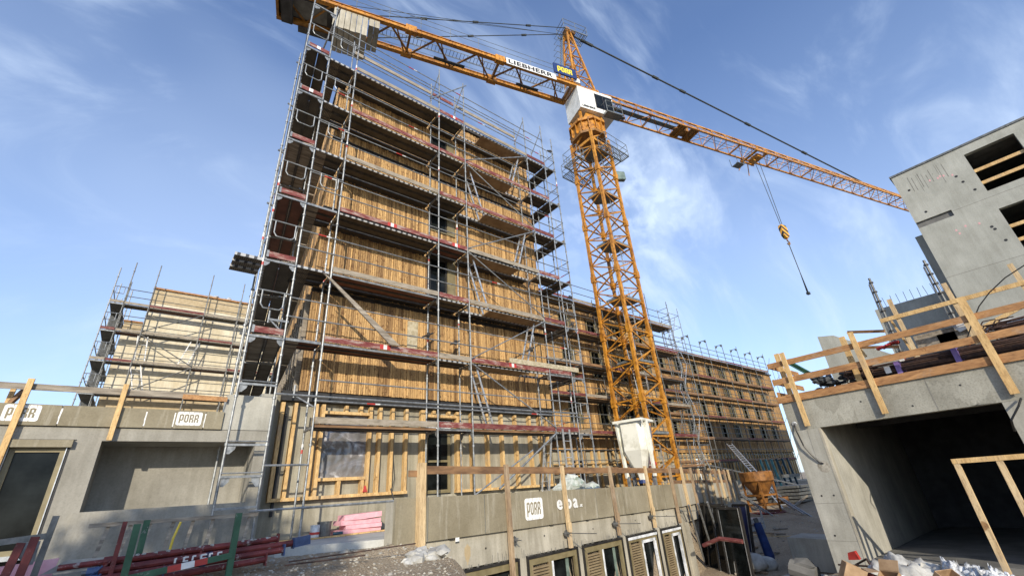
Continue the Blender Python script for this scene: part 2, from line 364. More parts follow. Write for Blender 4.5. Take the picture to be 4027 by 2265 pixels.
# ---------------------------------------------------------------- ground
def ywall(x):
    if x < 15.4: return 8.6+.1145*(x-4.05)
    if x < 25: return 9.9+.27*(x-15.4)
    return 12.5+.27*(x-25)
CTRL = [(0, 0, -1.6), (-12, 0, -1.5), (0, 5, -1.25), (-4, 8.4, -.72), (0, 8.2, -.72), (2.5, 8.2, -.76), (1, 9.6, -.66), (4, 9, -.68), (3.6, 7.0, -.92), (4.3, 7.8, -.9), (5.2, 7.0, -1.9),
        (6.5, 7.5, -3.1), (8, 6, -3.2), (11, 7, -3.25), (14, 8, -3.2), (17, 8.5, -2.8), (13, 4, -2.15), (12, 1, -2.05), (5, 2, -1.7), (22, 9, -2.4), (28, 12, -2.0), (30, 5, -2.), (34, 15, -1.7), (40, 18, -1.25), (55, 20, -.9),
        (-12, 8, -.8), (-12, 20, -.6), (0, 30, -.6), (80, 20, -.9), (60, -20, -2), (0, -25, -1.6), (3, 3.5, -1.5), (20, 2, -2.1)]
def gh(x, y):
    sw = sz = 0
    for a, b, c in CTRL:
        d = (x-a)**2+(y-b)**2+.05; w = 1/d**1.7; sw += w; sz += w*c
    z = sz/sw
    if y < 12 and x < 8: z += .05*noise.noise((x*1.3, y*1.3, 0))+.02*noise.noise((x*5, y*5, 3))+.018*noise.noise((x*12, y*12, 5))
    else: z += .05*noise.noise((x*.9, y*.9, 0))+.03*noise.noise((x*3, y*3, 2))
    if x < 2.6 and y > 9.55: return -.74
    if x >= 2.6 and y > ywall(x)+.22 and x < 25 or (x >= 2.6 and y > 9.55 and x < 4.6): return -.74
    if x >= 25:
        k = min(1, max(0, (y-ywall(x))/5)); return z*(1-k)+(-.85)*k
    return z
def frange(a, b, s):
    r = []; 
    while a < b-1e-6: r.append(a); a += s
    return r
gx = frange(-400, -40, 60)+frange(-40, -6, 4)+frange(-6, -3, .5)+frange(-3, 9, .12)+frange(9, 32, .3)+frange(32, 90, 2)+frange(90, 900, 90)+[900]
gy = frange(-400, -40, 60)+frange(-40, 2, 3)+frange(2, 4.5, .4)+frange(4.5, 10, .12)+frange(10, 30, .35)+frange(30, 90, 4)+frange(90, 900, 90)+[900]
mb = MB(); mb.v = [(x, y, gh(x, y)) for y in gy for x in gx]; nx = len(gx)
for j in range(len(gy)-1):
    for i in range(nx-1): mb.f.append([j*nx+i, j*nx+i+1, (j+1)*nx+i+1, (j+1)*nx+i]); mb.mi.append(0)
mb.build('ground', 'gravel_soil', kind='structure', smooth=True)
# concrete apron slab at the foot of the clad building
mb = MB(); mb.poly([(2.2, 12.35, -.60), (2.2, 9.8, -.60), (4.3, 8.95, -.62), (5, 9.2, -.62), (15, 10.4, -.62), (25, 13, -.62), (26, 17.6, -.62), (11.6, 17.6, -.62), (11.6, 12.35, -.62)], (0, 0, -.5))
mb.build('paving', 'slab_pale', kind='structure')
mb = MB()
def rock(mb, c, r, mi=0, sq=.7):
    t = (1+5**.5)/2; V = [(-1, t, 0), (1, t, 0), (-1, -t, 0), (1, -t, 0), (0, -1, t), (0, 1, t), (0, -1, -t), (0, 1, -t), (t, 0, -1), (t, 0, 1), (-t, 0, -1), (-t, 0, 1)]
    F = [(0, 11, 5), (0, 5, 1), (0, 1, 7), (0, 7, 10), (0, 10, 11), (1, 5, 9), (5, 11, 4), (11, 10, 2), (10, 7, 6), (7, 1, 8), (3, 9, 4), (3, 4, 2), (3, 2, 6), (3, 6, 8), (3, 8, 9), (4, 9, 5), (2, 4, 11), (6, 2, 10), (8, 6, 7), (9, 8, 1)]
    a = R_(0, 6); k = [R_(.6, 1.1) for _ in V]
    vs = [(c[0]+(v[0]*math.cos(a)-v[1]*math.sin(a))*r/1.9*q, c[1]+(v[0]*math.sin(a)+v[1]*math.cos(a))*r/1.9*q, c[2]+v[2]*r/1.9*q*sq) for v, q in zip(V, k)]
    mb.add(vs, F, mi)
for i in range(2600):
    x = R_(-2.5, 4.6); y = R_(5.2, 9.4); rock(mb, (x, y, gh(x, y)), R_(.008, .03) if R_(0, 1) < .93 else R_(.03, .055))
for i in range(900):
    x = R_(9, 30); y = R_(2, 13)
    if y > ywall(x)-.3: continue
    rock(mb, (x, y, gh(x, y)), R_(.02, .07))
mb.build('gravel', 'stone', kind='stuff', label='loose pale gravel stones strewn over the brown site soil', cat='gravel')

# ---------------------------------------------------------------- buildings
def clad(mb, o, u, n, L, z0, z1, holes=(), bw=(.05, .085), dep=.03, joint=True):
    """vertical boards along direction u from point o; n points outwards"""
    s = 0; u = Vector((u[0], u[1], 0)); n = Vector((n[0], n[1], 0)); o = Vector((o[0], o[1], 0))
    while s < L-.02:
        w = min(R_(*bw), L-s); d = R_(.012, .012+dep); segs = [(z0+R_(-.012, .0), z1)]
        for (a, b, c, e) in holes:
            if s+w > a and s < b:
                ns = []
                for (p, q) in segs:
                    if e <= p or c >= q: ns.append((p, q))
                    else:
                        if c > p: ns.append((p, c))
                        if e < q: ns.append((e, q))
                segs = ns
        tn = R_(0, 1)
        for (p, q) in segs:
            cuts = [p]
            if joint and q-p > 1.2 and R_(0, 1) < .75: cuts.append(p+R_(.3, .8)*(q-p))
            cuts.append(q)
            for a, b in zip(cuts, cuts[1:]):
                t = min(1, max(0, tn+R_(-.3, .3))); dd = d+R_(-.006, .006)
                A = o+u*(s+.006); B = o+u*(s+w-.006)
                v = [A+Vector((0, 0, a)), B+Vector((0, 0, a)), B+n*dd+Vector((0, 0, a)), A+n*dd+Vector((0, 0, a)), A+Vector((0, 0, b)), B+Vector((0, 0, b)), B+n*dd+Vector((0, 0, b)), A+n*dd+Vector((0, 0, b))]
                mb.add(v, [(0, 3, 2, 1), (4, 5, 6, 7), (0, 1, 5, 4), (1, 2, 6, 5), (2, 3, 7, 6), (3, 0, 4, 7)], 0, t)
        s += w
def wall_holes(mb, x0, x1, z0, z1, y0, y1, holes, ax='y'):
    """a wall slab between y0,y1 with rectangular openings (a,b,c,d)"""
    xs = sorted({x0, x1, *[h[0] for h in holes], *[h[1] for h in holes]}); zs = sorted({z0, z1, *[h[2] for h in holes], *[h[3] for h in holes]})
    for a, b in zip(xs, xs[1:]):
        run = None
        for c, d in zip(zs, zs[1:]):
            cx, cz = (a+b)/2, (c+d)/2
            hole = any(h[0] < cx < h[1] and h[2] < cz < h[3] for h in holes)
            if hole:
                if run: box_ax(mb, a, b, run[0], run[1], y0, y1, ax); run = None
            else: run = (run[0], d) if run else (c, d)
        if run: box_ax(mb, a, b, run[0], run[1], y0, y1, ax)
def box_ax(mb, a, b, c, d, y0, y1, ax, mi=0):
    if ax == 'y': mb.box((a, y0, c), (b, y1, d), mi)
    else: mb.box((y0, a, c), (y1, b, d), mi)
def frame4(mb, a, b, c, d, y0, y1, w, ax='y', mi=0):
    box_ax(mb, a, a+w, c, d, y0, y1, ax, mi); box_ax(mb, b-w, b, c, d, y0, y1, ax, mi)
    box_ax(mb, a+w, b-w, c, c+w, y0, y1, ax, mi); box_ax(mb, a+w, b-w, d-w, d, y0, y1, ax, mi)
def window(parent, a, b, c, d, y, ax='y', fm='olive', w=.07, mull=None, sgn=1, dp=.08, pane='glass_dark'):
    mb = MB(); frame4(mb, a, b, c, d, y, y+dp*sgn, w, ax)
    if mull: box_ax(mb, a+(b-a)*mull-w/2, a+(b-a)*mull+w/2, c+w, d-w, y, y+dp*sgn, ax)
    f = mb.build('window', fm, parent)
    mb = MB(); box_ax(mb, a+w*.9, b-w*.9, c+w*.9, d-w*.9, y+dp*.45*sgn, y+dp*.6*sgn, ax); p = mb.build('pane', pane, f); ORG[p.name] = ORG[parent.name]
    ORG[f.name] = ORG[parent.name]; return f

# --- the clad corner block
B1 = thing('apartment_building', 'tall corner block clad in golden vertical larch boards above a bare concrete ground floor', 'building', (7, 12.3, -.6), 'timber clad apartment blocks')
YF = 12.12; X0, X1 = 2.73, 11.58; ZT = 14.7
hol = [(6.4, 7.45, 6.05, 7.8), (6.4, 7.45, 8.95, 10.6), (6.4, 7.45, 11.85, 13.5)]
gho = [(3.45, 4.65, .72, 2.2), (6.45, 7.4, .12, 2.25)]
mb = MB(); wall_holes(mb, 2.25, X1, -.6, 2.72, 12.3, 12.6, gho); mb.box((2.5, 12.6, -.6), (2.75, 13.6, 2.72)); mb.box((X1-.25, 12.6, -.6), (X1, 26, 2.72)); mb.build('ground_floor_wall', 'concrete_form', B1)
mb = MB(); wall_holes(mb, X0+.05, X1-.05, 2.75, ZT-.06, YF+.03, YF+.3, hol); mb.poly([(X0+.06, YF+.3, 2.75), (X0+.36, YF+.3, 2.75), (X0+2.02, 26, 2.75), (X0+1.72, 26, 2.75)], (0, 0, ZT-2.81)); mb.box((X1-.35, YF+.3, 2.75), (X1-.05, 26, ZT-.06)); mb.box((X0+2.03, 25.7, 2.75), (X1-.36, 26, ZT-.07))
mb.build('wall', 'larch_back', B1)
for k, (za, zb) in enumerate(((2.78, 5.58), (5.72, 8.45), (8.56, 11.33), (11.44, 14.65))):
    mb = MB(); clad(mb, (X0, YF), (1, 0), (0, -1), X1-X0, za, zb, [(h[0]-X0, h[1]-X0, h[2], h[3]) for h in hol])
    mb.build('facade_cladding', 'larch', B1, tone=True)
mb = MB(); clad(mb, (X0+.04, YF+.05), (.1187, .993), (-.993, .1187), 12.5, 5.7, ZT, bw=(.1, .16)); mb.build('side_cladding', 'larch', B1, tone=True)
mb = MB(); clad(mb, (X1-.05, YF+.05), (0, 1), (1, 0), 5.5, 2.8, ZT, bw=(.12, .2)); mb.build('side_cladding', 'larch', B1, tone=True)
mb = MB()
for i in range(16): q = X0+.12*(.3+i*.62); mb.box((q-.10, 12.4+i*.62, 2.8), (q+.04, 12.48+i*.62, 5.6))
mb.build('side_batten', 'timber_grey', B1)
for z, d in ((5.62, .13), (8.48, .07), (11.36, .07)):
    mb = MB(); mb.box((X0-.03, YF-d, z), (X1+.03, YF+.03, z+.035), 0); mb.box((X0, YF-.035, z-.05), (X1, YF+.02, z-.002), 0); mb.build('flashing', 'flashing', B1)
mb = MB(); mb.box((X0-.35, YF-.03, 2.50), (X1+.03, YF+.17, 2.74)); mb.build('soffit_beam', 'flashing', B1)
mb = MB(); mb.poly([(X0-.05, YF-.12, ZT-.03), (X1+.1, YF-.12, ZT-.03), (X1+.1, 26, ZT-.03), (X0+1.6, 26, ZT-.03)], (0, 0, .13)); mb.build('roof', 'matte_black', B1)
mb = MB(); mb.box((X0-.07, YF-.15, ZT+.102), (X1+.12, YF+.25, ZT+.135)); mb.build('roof_edge', 'timber_new', B1)
mb = MB()
for z_ in (5.4, 8.3, 11.2, 2.45): mb.poly([(X0+.4, YF+.31, z_), (X1-.36, YF+.31, z_), (X1-.36, 25.6, z_), (X0+2.1, 25.6, z_)], (0, 0, .2))
mb.build('floor_slab', 'concrete_dark', B1)
for h in hol:
    f = window(B1, h[0]+.03, h[1]-.32, h[2]+.03, h[3]-.03, YF-.005, fm='black_frame', w=.055, mull=.5)
    mb = MB(); mb.box((h[1]-.31, YF-.04, h[2]), (h[1]+.02, YF+.1, h[3]+.02)); mb.box((h[0]-.02, YF-.05, h[3]+.02), (h[1]+.02, YF+.1, h[3]+.06)); mb.box((h[0]-.02, YF-.07, h[2]-.05), (h[1]+.02, YF+.1, h[2]-.003)); q = mb.build('window_surround', 'olive', B1)
# ground-floor openings: window behind plastic film, glazed door
w = window(B1, 3.47, 4.63, .74, 2.18, 12.42, fm='black_frame', w=.06)
mb = MB(); N = 26
for j in range(N+1):
    for i in range(N+1):
        x = 3.42+1.27*i/N; z = .66+1.6*j/N; mb.v.append((x, 12.27+.035*noise.noise((x*6, z*4, 1))+.02*noise.noise((x*14, z*9, 5)), z))
for j in range(N):
    for i in range(N): mb.f.append([j*(N+1)+i, j*(N+1)+i+1, (j+1)*(N+1)+i+1, (j+1)*(N+1)+i]); mb.mi.append(0)
film = mb.build('protective_film', 'plastic_film', B1, smooth=True)
dn = window(B1, 6.5, 7.36, .16, 1.95, 12.36, fm='olive', w=.09)
mb = MB(); mb.box((6.59, 12.35, 1.0), (7.27, 12.43, 1.06)); mb.build('transom', 'olive', B1)
mb = MB(); mb.box((6.5, 12.34, 1.96), (7.37, 12.43, 2.2)); mb.build('blind_box', 'plastic_white', B1)
# timber studs fixed to the ground-floor wall
def stud(x, z0=.27, z1=2.46, y=12.24, w=.085, name='wall_stud'):
    mb = MB(); mb.box((x-w/2, y-.11, z0), (x+w/2, y+.05, z1)); return mb.build(name, 'timber_new', B1)
for x in (2.44, 2.74, 3.24, 4.98, 5.35, 5.78): stud(x)
for x in (3.42, 4.70): stud(x, .27, 2.46)
for x in (4.02, 4.42): stud(x, 2.28, 2.46)
for x in (3.98, 4.58): stud(x, .27, .62)
for x in (6.28, 6.38, 7.5, 7.6): stud(x, .22)
for x in (6.68, 7.2): stud(x, 2.34, 2.46)
for x in (8.05, 8.65, 9.25, 9.85, 10.5, 10.98, 11.35): stud(x, .22)
for a, b, z in ((2.40, 5.84, .20), (7.43, 11.45, .14), (3.46, 4.66, 2.22), (3.46, 4.66, .60), (6.42, 7.46, 2.26)):
    mb = MB(); mb.box((a, 12.11, z), (b, 12.28, z+.075)); mb.build('sole_plate', 'timber_new', B1)
mb = MB(); mb.box((2.52, 12.2, -.1), (2.57, 12.29, 2.4)); mb.build('corner_membrane', 'flashing', B1)
mb = MB(); mb.poly([(5.66, YF-.07, 4.24), (6.0, YF-.07, 4.26), (6.02, YF-.07, 5.22), (5.66, YF-.07, 5.19)], (0, .03, 0)); mb.build('insulation_panel', 'mineral', B1)
mb = MB(); mb.path([(5.36, 12.1, .35), (5.42, 12.04, .1), (5.5, 12.0, -.2), (5.58, 12.05, -.45)], .018); mb.build('cable_duct', 'hose_black', B1)
mb = MB(); mb.path([(5.44, 12.22, 1.75), (5.42, 12.2, 1.2), (5.5, 12.2, .6), (5.4, 12.15, .3)], .008); mb.build('loose_wire', 'hose_black', B1)

# --- left grey block with niche, door opening, insulated parapet
B2 = thing('annex_building', 'low grey rendered annex with deep wall niche and sprayed parapet boards, far left', 'building', (-1, 11.6, -.7))
YL = 11.46
mb = MB(); wall_holes(mb, -9, 1.16, -.75, 1.66, YL, YL+.35, [(-1.86, -1.13, -.6, 1.42), (-.70, 1.80, .225, 1.42)])
mb = MB(); wall_holes(mb, -9, 2.10, -.75, 1.66, YL, YL+.35, [(-1.86, -1.13, -.6, 1.43), (-.70, 1.86, .22, 1.42)]); mb.build('wall', 'render_grey', B2)
mb = MB(); mb.box((-.8, YL+.95, .1), (1.98, YL+1.05, 1.6)); mb.box((-.8, YL+.352, .12), (-.70, YL+.95, 1.5)); mb.box((1.86, YL+.352, .12), (1.97, YL+.95, 1.5)); mb.box((-.8, YL+.352, 1.42), (1.97, YL+.95, 1.55)); mb.box((-.8, YL+.352, .1), (1.97, YL+.95, .22)); mb.build('niche', 'render_grey', B2)
mb = MB(); mb.box((-.78, YL-.06, -.75), (2.08, YL-.003, .20)); mb.box((-.78, YL-.055, .20), (2.08, YL-.002, .226)); mb.build('sill_band', 'render_grey', B2)
mb = MB(); mb.box((1.16, YL-.004, 1.67), (2.10, YL+.5, 2.42)); mb.box((1.9, YL+.51, -.7), (2.24, 12.29, 2.6)); mb.build('concrete_pier', 'concrete_grey', B2)
for i, x in enumerate((-5.9, -4.6, -3.4, -2.3, -1.38, -.62, -.16, .30, .82)):
    x2 = (-4.6, -3.4, -2.3, -1.38, -.62, -.16, .30, .82, 1.155)[i]
    mb = MB(); mb.box((x+.006, YL-.05, 1.668), (x2-.006, YL+.3, 2.03)); mb.build('parapet_board', 'insul_board', B2)
for x in (-1.38, -.62, -.16, .30, .82):
    mb = MB(); P = [(x-.008+.010*noise.noise((k, x*9, 0)), YL-.052, 1.70+k*.055) for k in range(6)]+[(x+.012+.012*noise.noise((k, x*7, 3)), YL-.052, 1.70+k*.055) for k in range(5, -1, -1)]
    mb.poly(P, (0, .003, 0)); mb.build('joint_smear', 'spray_white', B2)
def porr_panel(parent, x, z, w, h, y, ux=(1, 0, 0), un=(0, -1, 0), lm='insul_board'):
    ux = Vector(ux).normalized(); un = Vector(un).normalized(); o = Vector((x, y, z)); uz = Vector((0, 0, 1))
    mb = MB(); P = []; r = h*.14
    for cx, cz, a0 in ((w-r, h-r, 0), (r, h-r, 90), (r, r, 180), (w-r, r, 270)):
        for k in range(4): a = rad(a0+k*30); P.append(o+ux*(cx+r*math.cos(a))+uz*(cz+r*math.sin(a)))
    mb.poly(P, un*.003); p = mb.build('sprayed_logo', 'spray_white', parent); ORG[p.name] = ORG[parent.name]
    mb = MB(); lw = w*.165; lh = h*.60; letters(mb, 'PORR', o+ux*(w*.10)+uz*(h*.22)+un*.0035, ux, uz, un, lw, lh, w*.035, .002)
    for k in range(8):                                             # the upright stencil bars above and below the letters
        q = o+ux*(w*(.13+k*.103))+un*.0035
        for (a, b) in ((.86, 1.0), (0., .10)):
            if (k+int(a > 0)) % 2 == 0: mb.poly([q+uz*(a*h), q+ux*(w*.012)+uz*(a*h), q+ux*(w*.012)+uz*(b*h), q+uz*(b*h)], un*.0018)
    t = mb.build('logo_letters', lm, p); return p
porr_panel(B2, -2.10, 1.73, .46, .28, YL-.05); porr_panel(B2, .34, 1.73, .43, .27, YL-.05)
mb = MB(); mb.box((-1.93, YL-.09, 1.30), (-1.08, YL-.004, 1.425)); mb.build('blind_box', 'insul_board', B2)
mb = MB(); mb.box((-1.95, YL-.012, 1.425), (-1.05, YL-.002, 1.44)); mb.box((-1.13, YL-.012, -.6), (-1.10, YL-.002, 1.42)); mb.box((-1.89, YL-.012, -.6), (-1.86, YL-.002, 1.42)); mb.build('sealing_strip', 'black_frame', B2)
f = window(B2, -1.85, -1.14, -.35, 1.30, YL+.02, fm='olive', w=.075)
mb = MB(); mb.box((-1.145, YL-.03, -.4), (-1.132, YL+.02, 1.3)); mb.box((-1.868, YL-.03, -.4), (-1.855, YL+.02, 1.3)); mb.box((-1.87, YL-.06, -.42), (-1.12, YL+.02, -.35)); mb.build('guide_rail', 'aluminium', B2)
mb = MB(); mb.box((-9, YL+1.1, 1.2), (1.1, YL+9, 1.66)); mb.box((-9, YL+.352, 1.5), (-.81, YL+1.1, 1.66)); mb.box((-.81, YL+.352, 1.57), (1.1, YL+1.1, 1.66)); mb.build('roof_slab', 'concrete_dark', B2)
mb = MB(); mb.box((-6, YL+.36, -.7), (-.9, YL+.5, 1.2)); mb.build('inner_wall', 'matte_black', B2)

# --- cream insulated block behind the annex
B3 = thing('insulated_building', 'cream insulated stepped building behind scaffolding at the left', 'building', (2, 38, -.6))
mb = MB(); mb.box((-2.0, 36.75, -.6), (9, 50, 14.7)); mb.box((-3.0, 36.78, -.6), (-2.002, 50, 12.1)); mb.build('wall', 'render_cream', B3)
for a, b, c, d in ((-2.0, 9, 13.7, 14.6), (-3.0, -2.05, 11.2, 12.05), (-3.0, 5.5, 6.3, 7.3), (-2.6, 2, 3.2, 4.0)):
    mb = MB(); mb.box((a, 36.72, c), (b, 36.77, d)); mb.build('facade_band', 'rust_stain', B3)
mb = MB(); mb.box((-2.05, 36.6, 14.7), (9, 50, 14.82)); mb.box((-3.05, 36.66, 12.1), (-2.06, 50, 12.2)); mb.build('roof_edge', 'timber_orange', B3)
mb = MB(); mb.box((-3.0, 36.70, -.6), (9, 36.76, 2.4)); mb.build('plinth', 'concrete_dark', B3)
bag = MB()
for k in range(7): rock(bag, (1.4+k*.28, 37.3, 14.98+.1*math.sin(k*2)), R_(.25, .42))
bag.build('folded_sheet', 'crumpled_film', label='crumpled pale sheeting lying on the roof edge of the cream building', cat='sheeting')

# --- middle clad block and the long far block
def block(root, x0, x1, yf, z0, z1, storeys, wins, wallmat='larch_far', depth=10, bw=(.14, .24), gz=-.7, gtop=1.9, side=True, concrete_base=True):
    holes = []
    for (za, zb) in storeys:
        for (a, b) in wins: holes.append((a, b, za, zb))
    mb = MB(); wall_holes(mb, x0+.03, x1-.03, gtop, z1-.05, yf+.03, yf+.3, holes); mb.box((x1-.3, yf+.3, gz), (x1-.03, yf+depth, z1-.05)); mb.box((x0+.03, yf+.3, gz), (x0+.3, yf+depth, z1-.05)); mb.box((x0+.3, yf+1.5, gtop), (x1-.3, yf+1.6, z1-.06)); mb.build('wall', 'larch_back', root)
    mb = MB(); clad(mb, (x0, yf), (1, 0), (0, -1), x1-x0, gtop, z1, [(h[0]-x0, h[1]-x0, h[2], h[3]) for h in holes], bw, .03, joint=True); mb.build('facade_cladding', wallmat, root, tone=True)
    if side: mb = MB(); clad(mb, (x1-.03, yf+.05), (0, 1), (1, 0), depth-.2, gtop, z1, (), (.2, .3)); mb.build('side_cladding', wallmat, root, tone=True)
    mb = MB(); wall_holes(mb, x0, x1, gz, gtop-.01, yf+.18, yf+.4, [(a, b, gz+.4, gtop-.5) for a, b in wins[::2]]); mb.build('ground_floor_wall', 'concrete_form', root)
    mb = MB(); mb.box((x0, yf-.2, z1), (x1+.2, yf+depth, z1+.16)); mb.build('roof', 'matte_black', root)
    mb = MB(); s = x0+.3
    while s < x1: mb.box((s, yf+.05, gz+.4), (s+.1, yf+.17, gtop-.02)); s += .62
    mb.box((x0, yf+.06, gtop-.75), (x1, yf+.165, gtop-.66)); mb.build('stud_frame', 'timber_new', root)
    for i, h in enumerate(holes):
        mb = MB(); a, b, c, d = h; frame4(mb, a, b-.02, c, d, yf-.02, yf+.12, .06); mb.box((b-.36, yf-.035, c), (b-.03, yf+.02, d)); mb.box((a+(b-a)*.34-.03, yf, c), (a+(b-a)*.34+.03, yf+.1, d))
        f = mb.build('window', 'olive', root); ORG[f.name] = ORG[root.name]
        mb = MB(); mb.box((a+.05, yf+.13, c+.05), (b-.05, yf+.15, d-.05)); p = mb.build('pane', 'glass_dark', f)
B4 = thing('apartment_building', 'set-back larch clad block standing behind the crane mast', 'building', (20, 18, -.7), 'timber clad apartment blocks')
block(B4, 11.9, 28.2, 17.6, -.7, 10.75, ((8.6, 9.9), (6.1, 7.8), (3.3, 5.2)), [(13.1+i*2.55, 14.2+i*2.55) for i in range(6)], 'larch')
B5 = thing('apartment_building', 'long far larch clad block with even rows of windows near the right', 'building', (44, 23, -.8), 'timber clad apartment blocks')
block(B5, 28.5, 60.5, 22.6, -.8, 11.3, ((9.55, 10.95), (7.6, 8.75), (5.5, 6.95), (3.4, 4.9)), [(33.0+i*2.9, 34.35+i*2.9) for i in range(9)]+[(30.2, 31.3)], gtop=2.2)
mb = MB()
for k in range(9): mb.box((44+k*1.35, 26, 11.47), (45+k*1.35, 27, 12.2+.2*(k % 2)))
mb.build('rooftop_unit', 'dark_steel', B5)

# ---------------------------------------------------------------- scaffolding
def gusset(mb, p, dx, dz=-.14, th=(0, 0, 0), mi=0):
    p = Vector(p); dx = Vector(dx); t = Vector(th)
    mb.poly([p, p+dx, p+dx*.9+Vector((0, 0, dz*.45)), p+dx*.35+Vector((0, 0, dz)), p+Vector((0, 0, dz))], t, mi)
def deck_part(root, p0, u, n, L, z, depth, kind, toe, end0=False, console=True, stripe=False, side=1, hatch=None, far=False):
    """one bay of planking between two frames; p0 = outer corner"""
    p0 = Vector(p0); u = Vector(u); n = Vector(n); Z = Vector((0, 0, 1))
    under = {'steel': 'steel_deck', 'red': 'ply_red', 'wood': 'timber_grey', 'hatch': 'ply_brown', 'brown': 'ply_red'}[kind]
    mb = MB(); a = .04; b = L-.04
    rows = [(.03, depth/2-.01), (depth/2+.01, depth-.03)]
    def slab(s0, s1, d0, d1, z0, z1, mi): 
        P = [p0+u*s0+n*d0+Z*z0, p0+u*s1+n*d0+Z*z0, p0+u*s1+n*d1+Z*z0, p0+u*s0+n*d1+Z*z0]; mb.poly(P, Z*(z1-z0), mi)
    if kind == 'hatch':
        h0, h1 = (a, b-.9) if hatch == 1 else (a+.9, b)
        slab(h0, h1, .03, depth-.03, z-.055, z-.02, 0); slab(a, b, .03, .07, z-.075, z-.005, 1); slab(a, b, depth-.07, depth-.03, z-.075, z-.005, 1)
    else:
        for (d0, d1) in rows:
            slab(a, b, d0+.03, d1-.03, z-.05, z-.02, 0)
            slab(a, b, d0, d0+.03, z-.075, z-.01, 1 if d0 < .1 else 2); slab(a, b, d1-.03, d1, z-.075, z-.01, 2)
    sidem = 'deck_side' if kind in ('steel', 'hatch') else 'galvanised' if kind != 'wood' else 'timber_brown'
    if far: sidem = 'dark_steel' if kind != 'wood' else 'timber_brown'
    mb.build('deck', [under, sidem, 'dark_steel'], root)
    if console:
        mb = MB()
        slab(a, b, depth+.05, depth+.33, z-.05, z-.02, 0); slab(a, b, depth+.045, depth+.07, z-.075, z-.01, 1); slab(a, b, depth+.31, depth+.335, z-.075, z-.01, 1); mb.build('console_plank', ['steel_deck', 'dark_steel'], root)
    if toe:
        mb = MB(); P = [p0+u*.03-n*.03+Z*z, p0+u*(L-.03)-n*.03+Z*z, p0+u*(L-.03)+Z*z, p0+u*.03+Z*z]; mb.poly(P, Z*.15, 0)
        if stripe:
            for k, (m_) in enumerate((1, 2, 1)):
                s = .45*L+k*.10; P = [p0+u*s-n*.034+Z*(z+.01), p0+u*(s+.10)-n*.034+Z*(z+.01), p0+u*(s+.10)-n*.030+Z*(z+.01), p0+u*s-n*.030+Z*(z+.01)]; mb.poly(P, Z*.13, m_)
        mb.build('toe_board', [toe, 'paint_red', 'paint_white'], root)
def standard(root, p, z0, z1, mat='galvanised', collars=True, r=.0242, bands=True, zc=None):
    mb = MB(); x, y = p; mb.tube((x, y, z0), (x, y, z1), r, 8)
    z = zc if zc is not None else z0+.3
    while collars and z < z1: mb.tube((x, y, z), (x, y, z+.05), r*1.6, 8); z += 1.0
    if bands:
        for k in range(int((z1-z0)/3)):
            if R_(0, 1) < .25:
                zz = z0+R_(.3, z1-z0-.4); mb.tube((x, y, zz), (x, y, zz+.09), r*1.04, 8, mi=1); 
                mb.tube((x, y, zz+.09), (x, y, zz+.22), r*1.04, 8, mi=2)
    return mb.build('standard', [mat, 'paint_red', 'paint_white'], root)
def rail(root, name, p, q, r=.019, mat='galvanised', band=True):
    mb = MB(); mb.tube(p, q, r, 6); p = Vector(p); q = Vector(q)
    if band and R_(0, 1) < .2:
        t = R_(.2, .7); d = (q-p).normalized()*.22; a = p+(q-p)*t; mb.tube(a, a+d, r*1.06, 6, mi=1); mb.tube(a+d, a+d*1.6, r*1.06, 6, mi=2)
    return mb.build(name, [mat, 'paint_red', 'paint_white'], root)
def transom(root, p, q, z, out, br=True):
    p = Vector((p[0], p[1], z-.09)); q = Vector((q[0], q[1], z-.09)); mb = MB(); mb.bar(p, q, .045, .05)
    if br:
        d = (q-p); n = d.normalized(); s = Vector((-n.y, n.x, 0))*.006
        gusset(mb, p+n*.025+Vector((0, 0, -.025)), n*.13, -.14, s); gusset(mb, q-n*.025+Vector((0, 0, -.025)), -n*.13, -.14, s)
    mb.build('transom', 'galvanised', root)
def ladder(root, p, q, w, across, rungs=None, name='ladder', mat='aluminium', r=.028):
    p = Vector(p); q = Vector(q); a = Vector(across).normalized()*w/2; mb = MB(); mb.bar(p-a, q-a, .025, .06); mb.bar(p+a, q+a, .025, .06)
    n = rungs or int((q-p).length/.28)
    for i in range(1, n): m = p+(q-p)*i/n; mb.tube(m-a, m+a, .014, 6)
    return mb.build(name, mat, root)

SC = thing('scaffold', 'tall galvanised facade scaffold with red toe boards wrapped round the corner block', 'scaffold', (6, 11.4, -.6), 'facade scaffolds')
YO, YI = 11.1, 11.78
LV = [1.8, 3.8, 5.8, 7.8, 9.8, 11.8, 13.8]
XS = [2.02, 2.92, 6.22, 7.38, 10.73, 11.85, 12.5]
top = {2.02: 16.45, 2.92: 16.2, 6.22: 16.25, 7.38: 16.2, 10.73: 16.2, 11.85: 16.3, 12.5: 15.8}
standard(SC, (1.27, YO), -.6, 16.35, zc=1.3)
for x in XS: standard(SC, (x, YO), -.6, top[x], zc=1.3)
for x in (2.92, 6.22, 7.38, 10.73): standard(SC, (x, YI), -.6, 16.05, zc=1.3)
kinds = {1.8: ('brown', 'wood', 'red', 'wood'), 3.8: ('red', 'red', 'steel', 'hatch'), 5.8: ('steel', 'red', 'steel', 'hatch'), 7.8: ('red', 'steel', 'red', 'hatch'),
         9.8: ('steel', 'steel', 'steel', 'hatch'), 11.8: ('steel', 'steel', 'steel', 'hatch'), 13.8: ('steel', 'steel', 'steel', 'hatch')}
